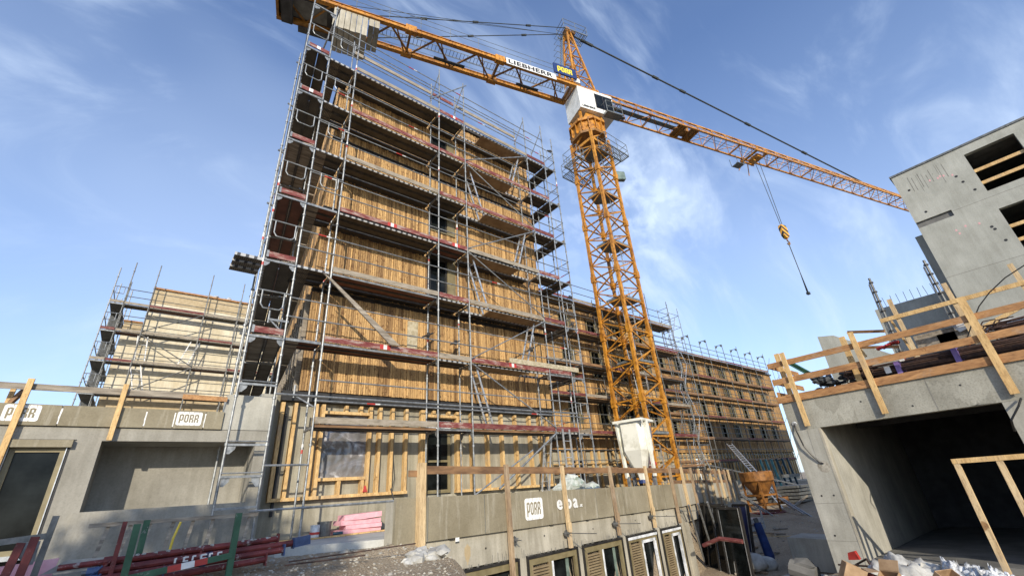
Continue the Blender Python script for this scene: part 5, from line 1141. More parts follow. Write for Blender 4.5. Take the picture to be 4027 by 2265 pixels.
# stuff lying on the garage roof
def bundle(name, label, cat, mat, P, Q, n, rx, rz, r, wav=.05, group=None, tie=None):
    t = thing(name, label, cat, P, group); mb = MB(); P = Vector(P); Q = Vector(Q)
    for i in range(n):
        o0 = Vector((R_(-rx, rx), 0, R_(0, rz))); o1 = o0+Vector((R_(-wav, wav), 0, R_(-wav, wav))); a = P+(Q-P)*R_(-.02, .12); b = Q-(Q-P)*R_(-.02, .12); m_ = (a+b)/2+o0+Vector((0, 0, R_(-wav, wav)*.6)); mb.path([a+o0, m_, b+o1], r, 5)
        if R_(0, 1) < .35: e = a+o0; mb.path([e, e+Vector((0, .08, .06)), e+Vector((0, .02, .13)), e+Vector((0, -.2, .12))], r, 5)
    mb.build('bar_stack', mat, t); return t
rb = bundle('rebar_bundle', 'dark rusty rebar bundle with purple straps lying on the garage roof edge', 'rebar', 'rebar', (14.6, 3.5, 1.98), (14.7, -2.0, 1.98), 90, .28, .38, .014, .06)
for y, z in ((2.35, 2.2), (1.25, 2.3)): mb = MB(); mb.box((14.28, y-.05, 1.98), (14.92, y+.05, z+.12)); mb.build('strap', 'purple', rb)
mb = MB(); mb.box((14.27, 2.50, 2.08), (14.275, 2.62, 2.25)); mb.box((14.27, 2.16, 2.3), (14.275, 2.26, 2.4)); mb.build('paper_tag', 'paint_white', rb)
bundle('rebar_bundle', 'second heap of bent dark rebar hooks higher up at the right frame edge', 'rebar', 'rebar', (15.3, .6, 2.3), (15.4, -2.2, 2.35), 60, .3, .55, .014, .1)
bundle('tube_bundle', 'sloping bundle of thin green tubes at the left end of the garage roof', 'tubes', 'green_tube', (15.3, 5.0, 3.05), (14.9, 4.0, 2.05), 12, .14, .12, .024, .03)
mb = MB()
for k in range(60): rock(mb, (14.7+R_(-.2, .25), 3.9+R_(-.55, .45), 2.02+R_(0, .38)), R_(.07, .15))
mb.build('grey_netting', 'net_dark', label='crumpled dark grey netting heaped beside the green tubes', cat='netting')
for i, (y0, y1, z0, z1, x, lab) in enumerate(((5.0, 3.1, 1.98, 3.9, 19.0, 'pale sloping concrete upstand behind the green tubes on the garage roof'), (2.1, -6, 3.02, 3.42, 18.0, 'long white insulated upstand strip behind the rebar bundle'), (2.9, -6, 2.0, 3.0, 18.3, 'low grey concrete kerb wall under the white upstand strip'))):
    mb = MB()
    if i == 0: mb.poly([(x, 5.0, 1.98), (x, 3.0, 1.98), (x, 3.0, 3.25), (x, 4.5, 4.45), (x, 5.0, 4.55)], (.25, 0, 0))
    else: mb.box((x, y1, z0), (x+.25, y0, z1))
    mb.build('upstand_wall', ('concrete_tower', 'plastic_white', 'concrete_dark')[i], label=lab, cat='wall')
mb = MB(); mb.box((17.3, 1.3, 3.05), (17.9, 2.2, 3.42)); mb.box((17.3, .9, 3.0), (17.9, 1.7, 3.3)); mb.build('board_stack', 'timber_grey', label='stack of weathered boards on the roof deck beside the white sheet', cat='boards')
mb = MB(); mb.poly([(17.2, 1.35, 3.55), (17.2, .75, 3.35), (17.2, 1.2, 3.22)], (.2, .0, .02)); mb.build('folded_sheet', 'plastic_white', label='folded white sheet on top of the weathered board stack', cat='sheet')
mb = MB(); mb.path([(16, 1.25, 2.5), (16, .85, 3.1), (16, .55, 3.51), (16, .25, 3.78), (16, -.13, 4.03), (16, -.54, 4.20), (16, -1.1, 4.28), (16, -1.8, 4.2), (16, -2.4, 3.9)], .014, 6); mb.build('bent_hose', 'hose_black', label='thin dark hose arching up in front of the tower at the right edge', cat='hose')
mb = MB(); mb.bar((16, .75, 2.95), (16, -.8, 3.5), .04, .10); mb.build('timber_batten', 'timber_new', label='slanting pale batten above the rebar at the right edge', cat='batten')
def prop_pole(x, y, z0, z1, lean, lab):
    t = thing('shoring_prop', lab, 'prop', (x, y, z0), 'tall shoring props behind the garage roof'); mb = MB(); a = Vector((x, y, z0)); b = Vector((x, y+lean, z1)); mb.tube(a, b, .05, 8); mb.tube(a+Vector((0, .18, 0)), b+Vector((0, .1, -.3)), .035, 6); mb.build('tube', 'dull_steel', t)
    n = int((z1-z0)/.45)
    for k in range(n): mb = MB(); c_ = a.lerp(b, (k+.5)/n); mb.tube(c_-Vector((0, .0, .03)), c_+Vector((0, 0, .03)), .095, 8); mb.build('collar', 'dark_steel', t)
    mb = MB(); c_ = a.lerp(b, .12); d_ = a.lerp(b, .25); mb.tube(c_, d_, .056, 8); mb.build('red_band', 'paint_red', t)
prop_pole(26, 3.95, 3.4, 8.3, -.1, 'steel prop with rosettes in front of the lit end of the dark wall'); prop_pole(26, 1.75, 3.6, 8.3, 0, 'steel prop with rosettes close to the corner of the concrete tower')
# --- concrete tower and the wall behind it
CT = thing('concrete_tower', 'tall pale concrete stair tower with two dark square openings at the top right', 'building', (31, -3, -2))
tx = 28.5; th = [(-3.0, -1.27, 11.3, 13.5), (-3.2, -1.25, 8.2, 10.3), (-3.2, -1.25, 4.6, 6.9)]
mb = MB(); wall_holes(mb, -11, 1.5, -2, 13.95, tx, tx+.28, th+[(.12, 1.5, 10.75, 11.08)], 'x'); mb.box((tx+.28, 1.22, -2), (52, 1.5, 13.95)); mb.box((tx+.28, -11, -2), (52, -10.7, 13.95)); mb.box((36.7, -10.7, -2), (37, 1.22, 13.95)); mb.box((51.7, -10.7, -2), (52, 1.22, 13.95)); mb.box((37, -10.7, 13.6), (51.7, 1.22, 13.9)); mb.build('wall', 'concrete_tower', CT)
mb = MB(); mb.box((tx+.28, -10.7, 13.6), (36.7, 1.22, 13.9)); mb.box((tx+.28, -10.7, 10.8), (36.7, 1.22, 11.02)); mb.box((tx+.28, -10.7, 7.75), (36.7, 1.22, 7.98)); mb.box((tx+.1, .12, 10.75), (tx+.27, 1.5, 11.08)); mb.build('floor_slab', 'concrete_dark', CT)
mb = MB(); mb.box((tx-.05, -11.1, 13.951), (37.05, 1.56, 14.05)); mb.build('coping', 'dull_steel', CT)
mb = MB(); mb.box((tx-.003, -11, 10.97), (tx+.01, .1, 10.985)); mb.box((tx-.003, -11, 7.92), (tx+.01, 1.49, 7.935)); mb.build('pour_joint', 'stain', CT)
for z in (11.75, 12.45, 8.6, 9.3, 5.3): mb = MB(); mb.box((tx+.1, -3.3, z), (tx+.16, -1.1, z+.16)); mb.build('safety_board', 'timber_new', CT)
mb = MB()
for y, z in ((1.1, 12.9), (-.65, 12.6), (-.75, 12.2), (-.95, 11.6), (.95, 11.45), (-.75, 9.6), (-.8, 9.45), (-.9, 8.8)): mb.tube((tx-.003, y, z), (tx+.02, y, z), .06, 10)
mb.build('tie_hole', 'black_frame', CT)
mb = MB()
for k in range(11): y = .9-k*.13+R_(-.04, .04); l_ = R_(.2, 1.0); mb.box((tx-.0025, y, 13.4-l_), (tx+.01, y+R_(.012, .03), 13.45+R_(-.2, .2)))
mb.build('water_stain', 'stain', CT)
mb = MB()
for y, z in ((-.1, 12.85), (-.2, 12.9), (-.32, 12.85), (-.6, 12.7), (.2, 12.9), (-.5, 9.9), (.3, 9.95), (-.05, 10.0), (.25, 9.75)): mb.box((tx-.003, y, z), (tx+.01, y+.07, z+.10))
mb.build('spray_mark', 'spray_pink', CT)
WB = thing('concrete_wall', 'shaded concrete wall with starter bars along its top left of the tower', 'wall', (30.6, 3, -2))
mb = MB(); mb.box((30.5, 1.5, -2), (30.8, 4.9, 7.9)); mb.box((30.2, 1.502, -2), (30.499, 1.9, 11)); mb.build('wall', 'concrete_tower', WB)
for k in range(10):
    mb = MB(); y = 1.95+k*.3; mb.tube((30.65, y, 7.85), (30.65, y+R_(-.03, .06), 8.5), .012, 5); mb.build('starter_bar', 'dull_steel', WB)
# timber frame standing in front of the opening
TF = thing('stud_partition', 'bright new timber stud frame standing before the dark garage opening', 'stud partition', (12.5, 1.4, -2.05))
for y in (1.84, 1.24, .6, -.05): mb = MB(); mb.box((12.46, y-.045, -2.1), (12.56, y+.045, -.07)); mb.build('stud', 'timber_pale', TF)
mb = MB(); mb.box((12.45, -2, -.068), (12.57, 1.89, .02)); mb.build('top_plate', 'timber_new', TF)

# ---------------------------------------------------------------- things by the clad wall
for i, (x, y, z, w, a, sh) in enumerate(((4.36, 11.75, -.60, 1.05, .03, 0), (4.46, 11.72, -.49, .86, -.04, .05), (4.38, 11.74, -.40, .98, .05, -.02), (4.42, 11.7, -.30, .9, -.02, .03))):
    mb = MB(); h = (.105, .085, .10, .11)[i]; c_, s_ = math.cos(a), math.sin(a)
    P = [(x+c_*p-s_*q, y+s_*p+c_*q, z+.03*(i == 3)*(p > 0)) for p, q in ((-w/2, -.25), (0, -.25), (w/2, -.25), (w/2, .25), (-w/2, .25))]
    mb.poly(P, (0, 0, h)); mb.build('foam_board', 'foam_pink', label=('pink foam board at the bottom of the stack', 'pink foam board second from the bottom of the stack', 'pink foam board second from the top of the stack', 'pink foam board on top of the stack')[i], cat='foam board', group='pink foam boards by the bare wall')
mb = MB(); mb.tube((3.34, 11.5, -.60), (3.34, 11.5, -.33), .10, 14); cn = mb.build('paint_bucket', ['plastic_white'], label='white bucket with red band beside the grey bucket at the wall foot', cat='bucket')
mb = MB(); mb.tube((3.34, 11.5, -.52), (3.34, 11.5, -.47), .104, 14); mb.build('band', 'paint_red', cn)
mb = MB(); mb.tube((3.57, 11.6, -.60), (3.57, 11.6, -.30), .14, 14, .155); mb.tube((3.57, 11.6, -.3), (3.57, 11.6, -.28), .165, 14); mb.build('mortar_bucket', 'dull_steel', label='grey bucket standing between the white bucket and the foam boards', cat='bucket')
mb = MB(); mb.tube((3.75, 11.5, -.55), (3.95, 11.45, -.55), .04, 8); mb.build('bottle', 'bag_teal', label='small teal bottle lying between the bucket and foam boards', cat='bottle')
mb = MB(); mb.bar((3.0, 11.3, -.585), (5.3, 11.45, -.585), .12, .03); mb.bar((2.6, 11.7, -.585), (3.9, 11.15, -.585), .09, .03); mb.build('timber_batten', 'timber_new', label='pale battens lying on the apron in front of the foam boards', cat='batten')
mb = MB(); mb.add([(4.60, 12.1, .30), (4.72, 12.1, .30), (4.72, 12.2, .30), (4.60, 12.2, .30), (4.64, 12.13, .45), (4.68, 12.13, .45), (4.68, 12.17, .45), (4.64, 12.17, .45)], [(0, 3, 2, 1), (4, 5, 6, 7), (0, 1, 5, 4), (1, 2, 6, 5), (2, 3, 7, 6), (3, 0, 4, 7)]); mb.build('bottle', 'paint_red', label='small red squirt bottle standing on the sole plate under the film window', cat='bottle')
rk = MB(); rock(rk, (2.9, 8.2, -.68), .09); rk.build('rock', 'stone', label='fist sized stone on the soil between red props and plastic lump', cat='stone')
lump = MB()
for k in range(40): rock(lump, (4.2+R_(-.38, .3), 7.9+R_(-.22, .22), gh(4.1, 7.8)+R_(-.02, .12)), R_(.08, .20), sq=.6)
lump.build('plastic_lump', 'sack', label='crumpled grey plastic lump on the soil by the first guardrail post', cat='plastic')
for i, (a, b, l_) in enumerate((((2.0, 8.0, -.68), (4.0, 7.9, -.66), 'thin rusty bar lying on the soil, the longer one'), ((1.9, 7.8, -.70), (3.0, 7.6, -.70), 'thin rusty bar lying on the soil, the shorter one'))):
    mb = MB(); mb.tube(a, b, .011, 6); mb.build('reinforcing_bar', 'rebar', label=l_, cat='steel bar')
# grey wooden rack leaning against the annex
RK = thing('wooden_rack', 'weathered wooden rack with slats leaning on the annex wall behind the red props', 'rack', (.8, 11.1, -.65))
mb = MB(); mb.bar((-.50, 11.05, .0), (2.06, 11.05, -.02), .05, .065); mb.build('rail', 'timber_grey', RK)
for x in (-.30, .0, .28, .62, .92, 1.24, 1.86): mb = MB(); mb.bar((x+.06, 11.08, -.03), (x-.06+.02, 10.9, -.72), .055, .03, (0, 1, 0)); mb.build('slat', 'timber_grey', RK)
mb = MB(); mb.path([(.78, 11.0, -.05), (.72, 10.96, -.3), (.70, 10.95, -.55)], .022); mb.build('strap', 'yellow_mark', RK)

# red and green props in a green rack
GY = 8.3
ST = thing('stacking_rack', 'green tubular stacking rack with a red and white striped base bar', 'rack', (.65, GY, -.75))
for x, y, z0, z1 in ((.11, GY-.32, -.76, -.02), (1.24, GY-.32, -.76, .02), (.22, GY+.45, -.76, .02)):
    mb = MB(); mb.bar((x, y, z0), (x, y, z1), .075, .075, (0, 1, 0)); mb.build('post', 'prop_green', ST)
mb = MB(); a = Vector((.11, GY-.34, -.62)); b = Vector((1.24, GY-.34, -.50))
for k, m_ in enumerate((0, 0, 0, 1, 2, 1, 0, 0)): mb.bar(a+(b-a)*k/8, a+(b-a)*(k+1)/8, .07, .07, mi=m_)
mb.bar((.11, GY-.34, -.62), (.2, GY+.45, -.62), .06, .06); mb.build('base_bar', ['prop_green', 'paint_red', 'paint_white'], ST)
mb = MB(); mb.bar((-.03, GY-.05, -.7), (-.02, GY-.05, .02), .07, .05); mb.build('rack_post', 'prop_red', label='dark red upright post standing between the red props and the green rack', cat='post')
lab = ['topmost red prop of the pile, flecked with old mortar', 'red prop below the topmost one, with white lettering', 'red prop with blue fittings along the front of the pile', 'lowest red prop in front, behind the green base bar', 'red prop at the back of the pile with pale mortar crust', 'short red prop sticking furthest left under the pile', 'red prop with grey inner tube towards the left edge', 'red prop lying across the bottom of the pile']
ps = [((-.55, GY+.10, -.44), (1.9, GY+.16, -.385)), ((-.75, GY-.02, -.54), (2.1, GY+.02, -.46)), ((-.70, GY-.16, -.62), (1.95, GY-.08, -.53)), ((-.3, GY-.2, -.70), (1.7, GY-.16, -.62)), ((-.2, GY+.25, -.46), (1.8, GY+.3, -.42)), ((-1.3, GY-.1, -.66), (.5, GY-.16, -.62)), ((-1.5, GY+.1, -.62), (.9, GY+.1, -.5)), ((-.9, GY+.2, -.66), (1.6, GY+.22, -.52))]
for i, (a, b) in enumerate(ps):
    t = thing('shoring_prop', lab[i], 'prop', a, 'red shoring props in the pile'); a = Vector(a); b = Vector(b); d = (b-a)
    mb = MB(); mb.tube(a+d*.18, b, .042 if i != 1 else .046, 10); mb.build('outer_tube', 'prop_red', t, smooth=False)
    mb = MB(); mb.tube(a, a+d*.2, .033, 8); mb.build('inner_tube', 'dull_steel' if i % 2 else 'prop_red', t)
    mb = MB(); mb.tube(a+d*.17, a+d*.21, .06, 10); mb.tube(a+d*.6, a+d*.63, .046, 10); n_ = d.normalized(); e = b+n_*.01; mb.bar(e-Vector((0, .0, .075)), e+Vector((0, 0, .075)), .13, .02, (1, 0, 0)); mb.path([a+d*.18+Vector((0, -.06, -.05)), a+d*.2+Vector((0, -.09, .0)), a+d*.22+Vector((0, -.06, .06))], .012); mb.build('collar', 'prop_blue' if i in (1, 2, 5) else 'prop_red', t)
    if i in (0, 4):
        mb = MB()
        for k in range(26): c_ = a+d*R_(.2, 1); rock(mb, (c_.x, c_.y-.02, c_.z+.03), R_(.012, .035))
        mb.build('mortar_crust', 'sack', t)
    if i == 1:
        q = a+d*.47+Vector((0, -.052, -.028)); text_mesh('ischebeck'[:6], 'brand_lettering', 'paint_white', t, q, n_, (0, 0, 1), .095, .002, 1.2, .004) if False else None
        mb = MB()
        for k, w_ in enumerate((.025, .07, .05, .09, .05, .07)):        # half-worn stencilled white letters
            x_ = .03+k*.098; c_ = a+d*(.47)+n_*x_+Vector((0, -.047, 0)); mb.bar(c_-Vector((0, 0, .028)), c_+Vector((0, 0, .028)), .022, .004, (0, 1, 0)); mb.bar(c_+Vector((0, 0, .022)), c_+n_*w_*.7+Vector((0, 0, .022)), .004, .02)
            if k in (1, 3, 5): mb.bar(c_-Vector((0, 0, .022)), c_+n_*w_*.7-Vector((0, 0, .022)), .004, .018)
        mb.build('brand_lettering', 'paint_white', t)
mb = MB(); mb.bar((2.11, GY-.02, -.455), (2.34, GY-.02, -.43), .10, .13); mb.build('prop_head', 'prop_blue', label='blue prop head plate at the right end of the red pile', cat='prop head')
# grey scaffold frame, red rack posts and pink sheet at the left edge
FR = thing('scaffold_bracket_frame', 'dull grey scaffold frame piece standing at the bottom left corner', 'scaffold frame', (-.8, 8.2, -.7))
mb = MB(); mb.bar((-1.5, 8.2, -.13), (-.68, 8.2, -.07), .06, .065); mb.build('cross_tube', 'dull_steel', FR)
mb = MB(); mb.bar((-.73, 8.19, -.7), (-.70, 8.19, .14), .06, .05, (0, 1, 0)); mb.build('upright', 'dull_steel', FR)
mb = MB(); gusset(mb, (-.76, 8.16, -.12), (-.20, 0, 0), -.24, (0, .01, 0)); mb.build('gusset_plate', 'galvanised', FR)
for i, (x, x2) in enumerate(((-.98, -.90), (-.84, -.80), (-1.16, -1.12))):
    mb = MB(); mb.bar((x, 8.0, -.75), (x2, 8.0, -.12+.05*(i == 1)), .075, .05, (0, 1, 0)); mb.build('rack_post', 'prop_red', label=('dark red upright in the middle of the left corner group', 'dark red upright just left of the grey scaffold frame', 'dark red upright cut by the left picture edge')[i], cat='post', group='red uprights at the left corner')
mb = MB(); mb.poly([(-1.4, 8.6, -.72), (-.62, 8.6, -.72), (-.58, 8.65, -.34), (-1.3, 8.65, -.38)], (0, .05, 0)); mb.build('foam_sheet', 'foam_pink', label='faded pink foam sheet propped behind the red uprights', cat='foam board')
mb = MB(); mb.bar((-1.6, 7.9, -.62), (-.3, 8.0, -.52), .12, .09); mb.build('steel_beam', 'dull_steel', label='grey steel channel lying at the bottom left corner', cat='beam')
mb = MB(); mb.poly([(-.70, 8.5, -.5), (.6, 8.5, -.44), (.5, 8.5, -.40), (-.5, 8.5, -.37)], (0, .05, 0)); mb.build('mortar_tube', 'sack', label='mortar crusted pale tube behind the red props', cat='tube')

# ---------------------------------------------------------------- courtyard between wall and garage shell
def gp(az, R): a = rad(az); return (R*math.sin(a), R*math.cos(a))
frames = [((58.7, 19.2), (60.6, 18.4), .35), ((59.6, 18.6), (61.2, 18.0), .25), ((60.4, 18.2), (62.6, 17.6), .15), ((61.6, 19.0), (63.0, 18.3), .3), ((58.1, 19.8), (59.4, 19.3), .4)]
labs = ('black glazed frame leaning behind the front ones', 'black glazed frame in the middle of the leaning row', 'foremost black glazed frame with silver edge', 'blue tinted glazed frame leaning at the right of the row', 'black glazed frame half hidden by the wall corner')
for i, (p, q, ln) in enumerate(frames):
    p = Vector((*gp(*p), 0)); q = Vector((*gp(*q), 0)); z0 = gh((p.x+q.x)/2, (p.y+q.y)/2)-.02; H = 1.95 if i != 3 else 1.9; d = (q-p).normalized(); n = Vector((-d.y, d.x, 0))*ln
    A = p+Vector((0, 0, z0)); B = q+Vector((0, 0, z0)); C_ = B+n+Vector((0, 0, H)); D = A+n+Vector((0, 0, H))
    t = thing('glazed_frame', labs[i], 'window frame', tuple(A), 'glazed frames leaning in the courtyard')
    mb = MB(); mb.bar(A, B, .06, .07); mb.bar(D, C_, .06, .07); mb.bar(A, D, .07, .06, d); mb.bar(B, C_, .07, .06, d); mb.bar(A+d*.03+n*.05, D+d*.03+n*.05, .03, .03, d, 1); mb.bar(B-d*.05-n*.1, C_-d*.05-n*.1, .03, .03, d, 1); mb.build('frame', ['black_frame', 'aluminium'], t)
    mb = MB(); mb.poly([A, B, C_, D], n*.02); mb.build('pane', 'glass_dark' if i != 3 else 'sign_blue', t)
for i, (az, R, s, l_) in enumerate(((62.2, 20.2, .42, 'pale rubble sack at the back by the rolled blue bundle'), (62.7, 18.3, .52, 'full pale rubble sack right of the glazed frames'), (61.2, 18.9, .5, 'pale rubble sack behind the glazed frames'), (64.0, 18.6, .4, 'slumped pale rubble sack in front of the blue bundle'), (65.2, 15.8, .42, 'torn sheet covered sack near the machine'), (63.6, 15.2, .45, 'flat pale sack lying at the bottom edge of the courtyard'))):
    x, y = gp(az, R); z = gh(x, y); mb = MB(); N = 14; K = 8
    for j in range(K+1):
        for k in range(N):
            ph = math.pi*j/K; th = 2*math.pi*k/N; r = s*(math.sin(ph)**.75)*(1+.18*noise.noise((math.cos(th)*1.5+i*3, math.sin(th)*1.5, ph*1.4)))*(1.1-.35*(1-j/K)); mb.v.append((x+r*math.cos(th), y+r*math.sin(th), z+s*.85*(1+math.cos(ph))*.62-.04))
    for j in range(K):
        for k in range(N): mb.f.append([j*N+k, j*N+(k+1) % N, (j+1)*N+(k+1) % N, (j+1)*N+k]); mb.mi.append(0)
    mb.build('rubble_sack', 'sack', label=l_, cat='sack', group='rubble sacks in the courtyard', smooth=True)
x, y = gp(64.7, 19.7); z = gh(x, y); t = thing('tarpaulin_bundle', 'upright rolled blue tarpaulin bundle tied with cord among the sacks', 'bundle', (x, y, z)); mb = MB(); mb.tube((x, y+.05, z+.2), (x-.06, y+.15, z+1.25), .16, 12, .13); mb.tube((x, y+.05, z), (x, y+.05, z+.2), .10, 10, .16); mb.build('cover', 'tarp_blue', t); mb = MB(); mb.tube((x-.06, y+.15, z+1.25), (x-.07, y+.17, z+1.4), .08, 8); mb.build('cap', 'dull_steel', t)
x, y = gp(60.6, 20.3); z = gh(x, y); mb = MB(); mb.poly([(x, y, z), (x+.5, y-.12, z), (x+.3, y+.2, z+1.9), (x-.2, y+.3, z+1.9)], (.05, .1, 0)); mb.build('blue_panel', 'sign_blue', label='dark blue panel leaning behind the glazed frames', cat='panel')
a = Vector((*gp(58.5, 17.5), -1.95)); b = Vector((*gp(62.4, 16.8), -1.75)); mb = MB(); mb.tube(a, a.lerp(b, .45)+Vector((0, 0, .12)), .06, 8); mb.tube(a.lerp(b, .45)+Vector((0, 0, .12)), b+Vector((0, 0, -.05)), .065, 8); mb.build('red_pipe', 'toe_dark_red', label='dark red pipe lying across the leaning glazed frames', cat='pipe')
for k, (az0, az1) in enumerate(((57.9, 58.3), (58.9, 59.4), (59.9, 60.5))):
    x, y = gp(az0, 18.0); z = gh(x, y); x2, y2 = gp(az1, 19.8); mb = MB(); mb.tube((x2, y2, z), (x, y, z+2.2), .035, 6); mb.build('scaffold_tube', 'galvanised', label=('steel tube leaning nearest the wall corner', 'steel tube leaning in the middle of the frames', 'steel tube leaning rightmost among the frames')[k], cat='tube', group='steel tubes leaning by the wall corner')
# compactor-like machine and concrete block in the shade of the garage shell
x, y = gp(68.4, 18.2); z = gh(x, y); mb = MB(); mb.add([(x-.1, y-1.0, z), (x+1.1, y-1.0, z), (x+1.1, y+.6, z), (x-.1, y+.6, z), (x-.1, y-1.0, z+.85), (x+1.1, y-1.0, z+.85), (x+1.1, y+.6, z+.9), (x-.1, y+.6, z+.9)], [(0, 3, 2, 1), (4, 5, 6, 7), (0, 1, 5, 4), (1, 2, 6, 5), (2, 3, 7, 6), (3, 0, 4, 7)]); mb.build('concrete_block', 'concrete_grey', label='large concrete block beside the garage pillar foot', cat='concrete block')
x, y = gp(67.2, 15.6); z = gh(x, y); MC = thing('compactor', 'dusty site machine with rounded engine hood in the shade by the pillar', 'machine', (x, y, z))
mb = MB(); mb.box((x-.35, y-.7, z+.12), (x+.4, y+.5, z+.38)); mb.build('base', 'dull_steel', MC); mb = MB(); rock(mb, (x+.05, y, z+.62), .38); mb.tube((x, y-.3, z+.4), (x, y+.3, z+.55), .22, 10); mb.build('engine', 'concrete_dark', MC)
mb = MB(); mb.bar((x-.1, y-.9, z+.1), (x-.1, y+.8, z+.1), .12, .1); mb.bar((x-.6, y-.6, z+.3), (x+.6, y-.5, z+.28), .05, .08); mb.build('skid', 'prop_red', MC); mb = MB(); mb.path([(x, y-.5, z+.4), (x-.3, y-1.1, z+.5), (x-.35, y-1.3, z+.3)], .03); mb.build('handle', 'dull_steel', MC)
for i, (az, R, w_) in enumerate(((65.6, 14.6, .35), (64.5, 14.3, .3))):
    x, y = gp(az, R); z = gh(x, y); mb = MB(); mb.box((x-.2, y-w_, z), (x+.3, y, z+.25)); mb.build('paving_stone', 'concrete_warm', label=('pale stone block at the bottom edge, nearer the machine', 'pale stone block at the bottom edge, further left')[i], cat='stone block', group='stone blocks at the courtyard edge')
# orange concrete skip
x, y = gp(65.35, 31.5); z = gh(x, y); HP = thing('concrete_bucket', 'orange concrete pouring bucket on a tubular stand in the courtyard', 'concrete bucket', (x, y, z))
mb = MB(); n = 20; prof = [(.86, 2.2), (.92, 2.15), (.90, 1.7), (.78, 1.6), (.3, .8), (.26, .55)]
mb.add([(x+r*math.cos(2*math.pi*i/n), y+r*math.sin(2*math.pi*i/n), z+h) for r, h in prof for i in range(n)], [(j*n+i, j*n+(i+1) % n, (j+1)*n+(i+1) % n, (j+1)*n+i) for j in range(5) for i in range(n)]); mb.build('hopper', 'machine_orange', HP)
mb = MB()
for k in range(4): t_ = k*math.pi/2+.5; mb.bar((x+.80*math.cos(t_), y+.80*math.sin(t_), z+1.75), (x+.78*math.cos(t_), y+.78*math.sin(t_), z), .09, .09)
for zz in (.95, .45):
    pts = [(x+.79*math.cos(k*math.pi/2+.5), y+.79*math.sin(k*math.pi/2+.5), z+zz) for k in range(5)]
    for a, b in zip(pts, pts[1:]): mb.bar(a, b, .07, .09)
mb.build('stand', 'machine_orange', HP); mb = MB(); pts = [(x+.98*math.cos(t_), y+.98*math.sin(t_), z+.05) for t_ in [k*math.pi/8 for k in range(17)]]; mb.path(pts, .06, 5); mb.build('base_ring', 'prop_red', HP)
mb = MB(); mb.bar((x+.55, y-.85, z+.6), (x+1.05, y-.85, z+.6), .3, .36); mb.build('gate_motor', 'machine_orange', HP)
# ladders and lattice girders leaning by the far scaffold
for i, (p, q, w_, l_) in enumerate((((63.6, 44, 2.6), (67.3, 33, -1.9), .5, 'long aluminium ladder leaning against the far scaffold'), ((61.3, 30, .1), (65.6, 29, -1.9), .45, 'lattice girder sloping down behind the orange bucket on the left'), ((66.8, 32, -1.2), (69.0, 28.5, -2.0), .5, 'lattice girder lying on the sand right of the orange bucket'), ((66.2, 33, -.8), (68.3, 30, -1.9), .5, 'second girder crossing above the one on the sand'), ((60.8, 40, 1.0), (69.0, 38, -.8), .3, 'long thin truss lying across the storage area'))):
    a = Vector((*gp(p[0], p[1]), p[2])); b = Vector((*gp(q[0], q[1]), q[2])); mb = MB(); s_ = Vector((.4, .9, .3)).normalized()*w_/2 if i else Vector((.9, -.4, 0)).normalized()*w_/2
    mb.bar(a-s_, b-s_, .06, .06); mb.bar(a+s_, b+s_, .06, .06); n_ = int((b-a).length/.45)
    for k in range(1, n_): c_ = a.lerp(b, k/n_); mb.tube(c_-s_, c_+s_, .025, 4)
    mb.build('ladder' if i == 0 else 'lattice_girder', 'galvanised' if i else 'aluminium', label=l_, cat='ladder' if i == 0 else 'girder', group=None if i == 0 else 'lattice girders stored in the yard')
x, y = gp(67.4, 40); z = gh(x, y)
TB = thing('steel_rack', 'blue steel rack with upright arms standing before the far scaffold', 'rack', (x, y, z)); mb = MB()
for k in range(6): mb.bar((x-1.2+k*.45, y+.2-k*.2, z+.6), (x-1.2+k*.45, y+.4-k*.2, z+2.6), .14, .08)
mb.build('arm', 'bag_teal', TB); mb = MB(); mb.box((x-1.4, y-1.2, z), (x+1.4, y-.2, z+.7)); mb.box((x-1.5, y-1.0, z+1.3), (x+1.4, y-.9, z+1.5)); mb.build('base', 'dull_steel', TB)
for i, (az, R, l_) in enumerate(((68.4, 36, 'stack of wrapped sheets on pallets by the far scaffold corner'), (64.2, 37, 'crate of galvanised fittings behind the orange bucket'), (66.4, 36.0, 'steel crate under the blue rack'), (63.2, 26.0, 'shallow steel tray with bright reflection by the wall end'))):
    x, y = gp(az, R); z = gh(x, y); mb = MB()
    for k in range(5 if i == 0 else 2): mb.box((x-1.2+R_(-.1, .1), y-.8, z+k*.2+.02), (x+1.2+R_(-.1, .1), y+.6, z+k*.2+.16)) if i < 2 else mb.box((x-.7, y-.5, z+k*.28), (x+.7, y+.5, z+k*.28+.2))
    for sx2 in (-1, 1): mb.bar((x+sx2*.7, y-.5, z), (x+sx2*.7, y-.5, z+.9), .06, .06)
    mb.build('pallet_stack' if i == 0 else 'crate', ('dull_steel', 'galvanised', 'dull_steel', 'aluminium')[i], label=l_, cat='pallet' if i == 0 else 'crate')
for k in range(12):
    az, R = R_(61.5, 68.9), R_(33, 46); x, y = gp(az, R); z = gh(x, y); mb = MB(); L_ = R_(1.5, 4); a_ = R_(0, 3.1); mb.bar((x, y, z+R_(.05, .5)), (x+L_*math.cos(a_), y+L_*.4*math.sin(a_), z+R_(.1, .9)), R_(.06, .14), .1); mb.build('stored_beam', random.choice(['dull_steel', 'galvanised', 'timber_grey']), label='loose beam or tube lying in the jumbled storage yard before the far scaffold', cat='beam', group='loose beams in the storage yard')

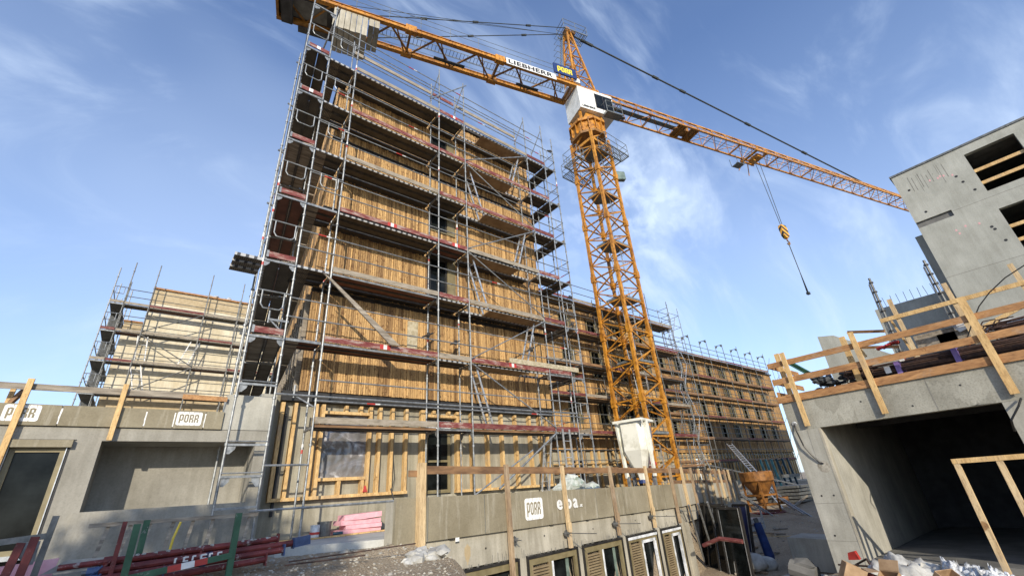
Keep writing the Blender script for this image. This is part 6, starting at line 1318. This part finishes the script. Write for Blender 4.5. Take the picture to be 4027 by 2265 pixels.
for k in range(34):
    az, R = R_(58.5, 68.5), R_(14.5, 27); x, y = gp(az, R)
    if y > ywall(x)-.8: continue
    z = gh(x, y); mb = MB(); L_ = R_(.3, 1.3); a_ = R_(0, 3.1); mb.bar((x, y, z+.03), (x+L_*math.cos(a_), y+L_*math.sin(a_), z+R_(.03, .12)), R_(.05, .14), R_(.025, .06)); mb.build('timber_offcut', random.choice(['timber_grey', 'timber_old', 'timber_pale', 'dull_steel']), label='short timber or steel offcut lying on the courtyard sand', cat='offcut', group='offcuts strewn over the courtyard sand')
# ---------------------------------------------------------------- rubbish heap at the garage opening
def sheet(name, mat, c, sx, sy, h, seed, lab, cat, N=34, group=None, kz=1.):
    mb = MB(); zb = gh(c[0], c[1])+.06; h = h*1.12
    for j in range(N+1):
        for i in range(N+1):
            u = i/N*2-1; v = j/N*2-1; f = max(0, 1-(u*u*.9+v*v*.9)); x = c[0]+u*sx; y = c[1]+v*sy
            a = noise.noise((u*2.3+seed, v*2.3, seed)); b = abs(noise.noise((u*5+seed, v*5, 2))); e = abs(noise.noise((u*11+seed, v*11, 7)))
            mb.v.append((x+.06*noise.noise((u*7, v*7, seed)), y+.06*noise.noise((u*7, v*7, seed+4)), zb+h*(f**.6)*(.75+.5*a)+kz*(.19*b+.08*e)*min(1, f*4)+.0))
    for j in range(N):
        for i in range(N): mb.f.append([j*(N+1)+i, j*(N+1)+i+1, (j+1)*(N+1)+i+1, (j+1)*(N+1)+i]); mb.mi.append(0)
    return mb.build(name, mat, label=lab, cat=cat, smooth=True, group=group)
sheet('plastic_sheet', 'sack', (11.3, 3.1), .8, .8, .60, 3.1, 'big greyish translucent sheet humped in the middle of the rubbish heap', 'plastic sheet')
sheet('plastic_sheet', 'crumpled_film', (10.6, 3.75), .5, .42, .42, 7.7, 'shiny white crumpled film at the left of the rubbish heap', 'plastic sheet')
sheet('plastic_sheet', 'plastic_white', (10.7, 3.0), .7, .5, .38, 11.3, 'torn white sheet across the front of the rubbish heap', 'plastic sheet')
sheet('plastic_sheet', 'crumpled_film', (11.3, 2.25), .55, .38, .42, 15.9, 'white crumpled bags toward the right end of the rubbish heap', 'plastic sheet')
sheet('plastic_sheet', 'plastic_white', (10.9, 1.75), .35, .25, .36, 19.2, 'small white rag at the far right of the rubbish heap', 'plastic sheet')
sheet('rubbish_bag', 'bag_teal', (10.5, 4.35), .3, .28, .42, 23.2, 'dark teal rubbish bag at the left end of the heap', 'rubbish bag')
mb = MB()
for k in range(120):
    x = R_(9.4, 11.6); y = R_(1.4, 4.4); rock(mb, (x, y, gh(x, y)+R_(0, .22)), R_(.03, .12), sq=.5)
for k in range(130):
    x = R_(9.8, 11.7); y = R_(1.5, 4.3); p = Vector((x, y, gh(x, y)+R_(.15, .5)*max(.2, 1-abs(y-2.9)/1.6))); a = Vector((R_(-1, 1), R_(-1, 1), R_(-.6, .6))).normalized()*R_(.04, .16); b = a.cross(Vector((R_(-1, 1), R_(-1, 1), R_(-1, 1)))).normalized()*R_(.03, .10); c_ = a.cross(b).normalized()*R_(-.04, .04)
    mb.add([p-a-b, p+a-b, p+a+b, p-a+b, p+c_], [(0, 1, 4), (1, 2, 4), (2, 3, 4), (3, 0, 4)], random.choice([1, 2, 2, 3, 3, 4, 5]))
mb.build('rubbish', ['stone', 'cardboard', 'plastic_white', 'sack', 'prop_red', 'net_dark'], kind='stuff', label='small mixed rubble and scraps under the rubbish heap', cat='rubble')
def cbox(c, s, rz, tilt, l_, mat='cardboard'):
    t = thing('cardboard_box', l_, 'box', c, 'cardboard boxes on the rubbish heap'); R = Matrix.Rotation(rz, 3, 'Z') @ Matrix.Rotation(tilt, 3, 'X'); C0 = Vector(c)
    def B(a, b, mt, nm):
        v = [C0+R @ Vector((x, y, z)) for z in (a[2], b[2]) for x, y in ((a[0], a[1]), (b[0], a[1]), (b[0], b[1]), (a[0], b[1]))]; mb = MB(); mb.add(v, [(0, 3, 2, 1), (4, 5, 6, 7), (0, 1, 5, 4), (1, 2, 6, 5), (2, 3, 7, 6), (3, 0, 4, 7)]); mb.build(nm, mt, t)
    w, d, h = s; B((-w/2, -d/2, 0), (w/2, d/2, .01), mat, 'base')
    for a, b in (((-w/2, -d/2, .01), (w/2, -d/2+.01, h)), ((-w/2, d/2-.01, .01), (w/2, d/2, h)), ((-w/2, -d/2+.01, .01), (-w/2+.01, d/2-.01, h)), ((w/2-.01, -d/2+.01, .01), (w/2, d/2-.01, h))): B(a, b, mat, 'side_panel')
    v = [C0+R @ Vector(p) for p in ((-w/2, -d/2, h), (w/2, -d/2, h), (w/2, -d/2-.15, h+.08), (-w/2, -d/2-.15, h+.08))]; mb = MB(); mb.poly(v, R @ Vector((0, 0, .008))); mb.build('flap', mat, t)
cbox((10.15, 3.55, -1.80), (.36, .3, .28), .5, .5, 'open cardboard box tilted at the left front of the heap')
cbox((10.3, 2.95, -1.92), (.3, .28, .28), 1.3, -.6, 'cardboard box poking up in the middle front of the heap')
cbox((10.5, 2.35, -1.88), (.34, .28, .28), -.5, .7, 'pale cardboard box standing on its corner at the right of the heap')
mb = MB(); mb.poly([(10.3, 3.35, -1.66), (10.25, 3.05, -1.74), (10.3, 3.0, -1.95), (10.35, 3.4, -1.95)], (.1, 0, 0)); mb.build('red_package', 'prop_red', label='dark red packaging scrap beside the tilted cardboard box', cat='packaging')
mb = MB(); mb.poly([(10.95, 3.72, -1.46), (10.9, 3.58, -1.42), (10.92, 3.55, -1.56), (10.97, 3.75, -1.58)], (.1, 0, 0)); mb.build('orange_package', 'paint_red', label='bright orange red wrapper on top of the heap at the left', cat='packaging')
mb = MB(); mb.path([(12.6, 4.2, -1.9), (12.4, 3.9, -1.75), (12.2, 3.8, -1.85), (12.5, 4.5, -1.9)], .02); mb.build('steel_wire', 'rebar', label='bent wire loops at the foot of the garage pillar', cat='wire')

# ---------------------------------------------------------------- behind the photographer: an unseen tree, its crown placed and shaped to shade the prop pile and the foot of the annex
TR = thing('tree', 'unseen leafy tree behind the viewpoint, placed to shade the prop pile', 'tree', (-9.4, -6.2, -1.6))
mb = MB(); mb.tube((-9.4, -6.2, -1.7), (-9.3, -6.1, 3.6), .17, 10, .11); tk = mb.build('trunk', 'timber_brown', TR)
mb = MB()
for k in range(7): a = k*.9; mb.tube((-9.3, -6.1, 2.6+k*.15), (-9.3+1.7*math.cos(a), -6.1+1.3*math.sin(a), 4.6+.3*k), .06, 6, .02)
mb.build('branches', 'timber_brown', TR)
mb = MB()
for k in range(8500):
    while True:
        p = Vector((R_(-1, 1), R_(-1, 1), R_(-1, 1)))
        if p.length < 1: break
    p = Vector((-9.3+p.x*3.3, -6.1+p.y*2.0, 5.6+p.z*2.4))
    if noise.noise(p*1.1) < -.22: continue
    a = Vector((R_(-1, 1), R_(-1, 1), R_(-1, 1))).normalized()*.13; b = a.cross(Vector((R_(-1, 1), R_(-1, 1), R_(-1, 1)))).normalized()*.08
    mb.add([p-a, p+b, p+a, p-b], [(0, 1, 2, 3)])
two('leaf_green', (.03, .07, .015), (.07, .13, .03), 5)
mb.build('crown', 'leaf_green', TR)
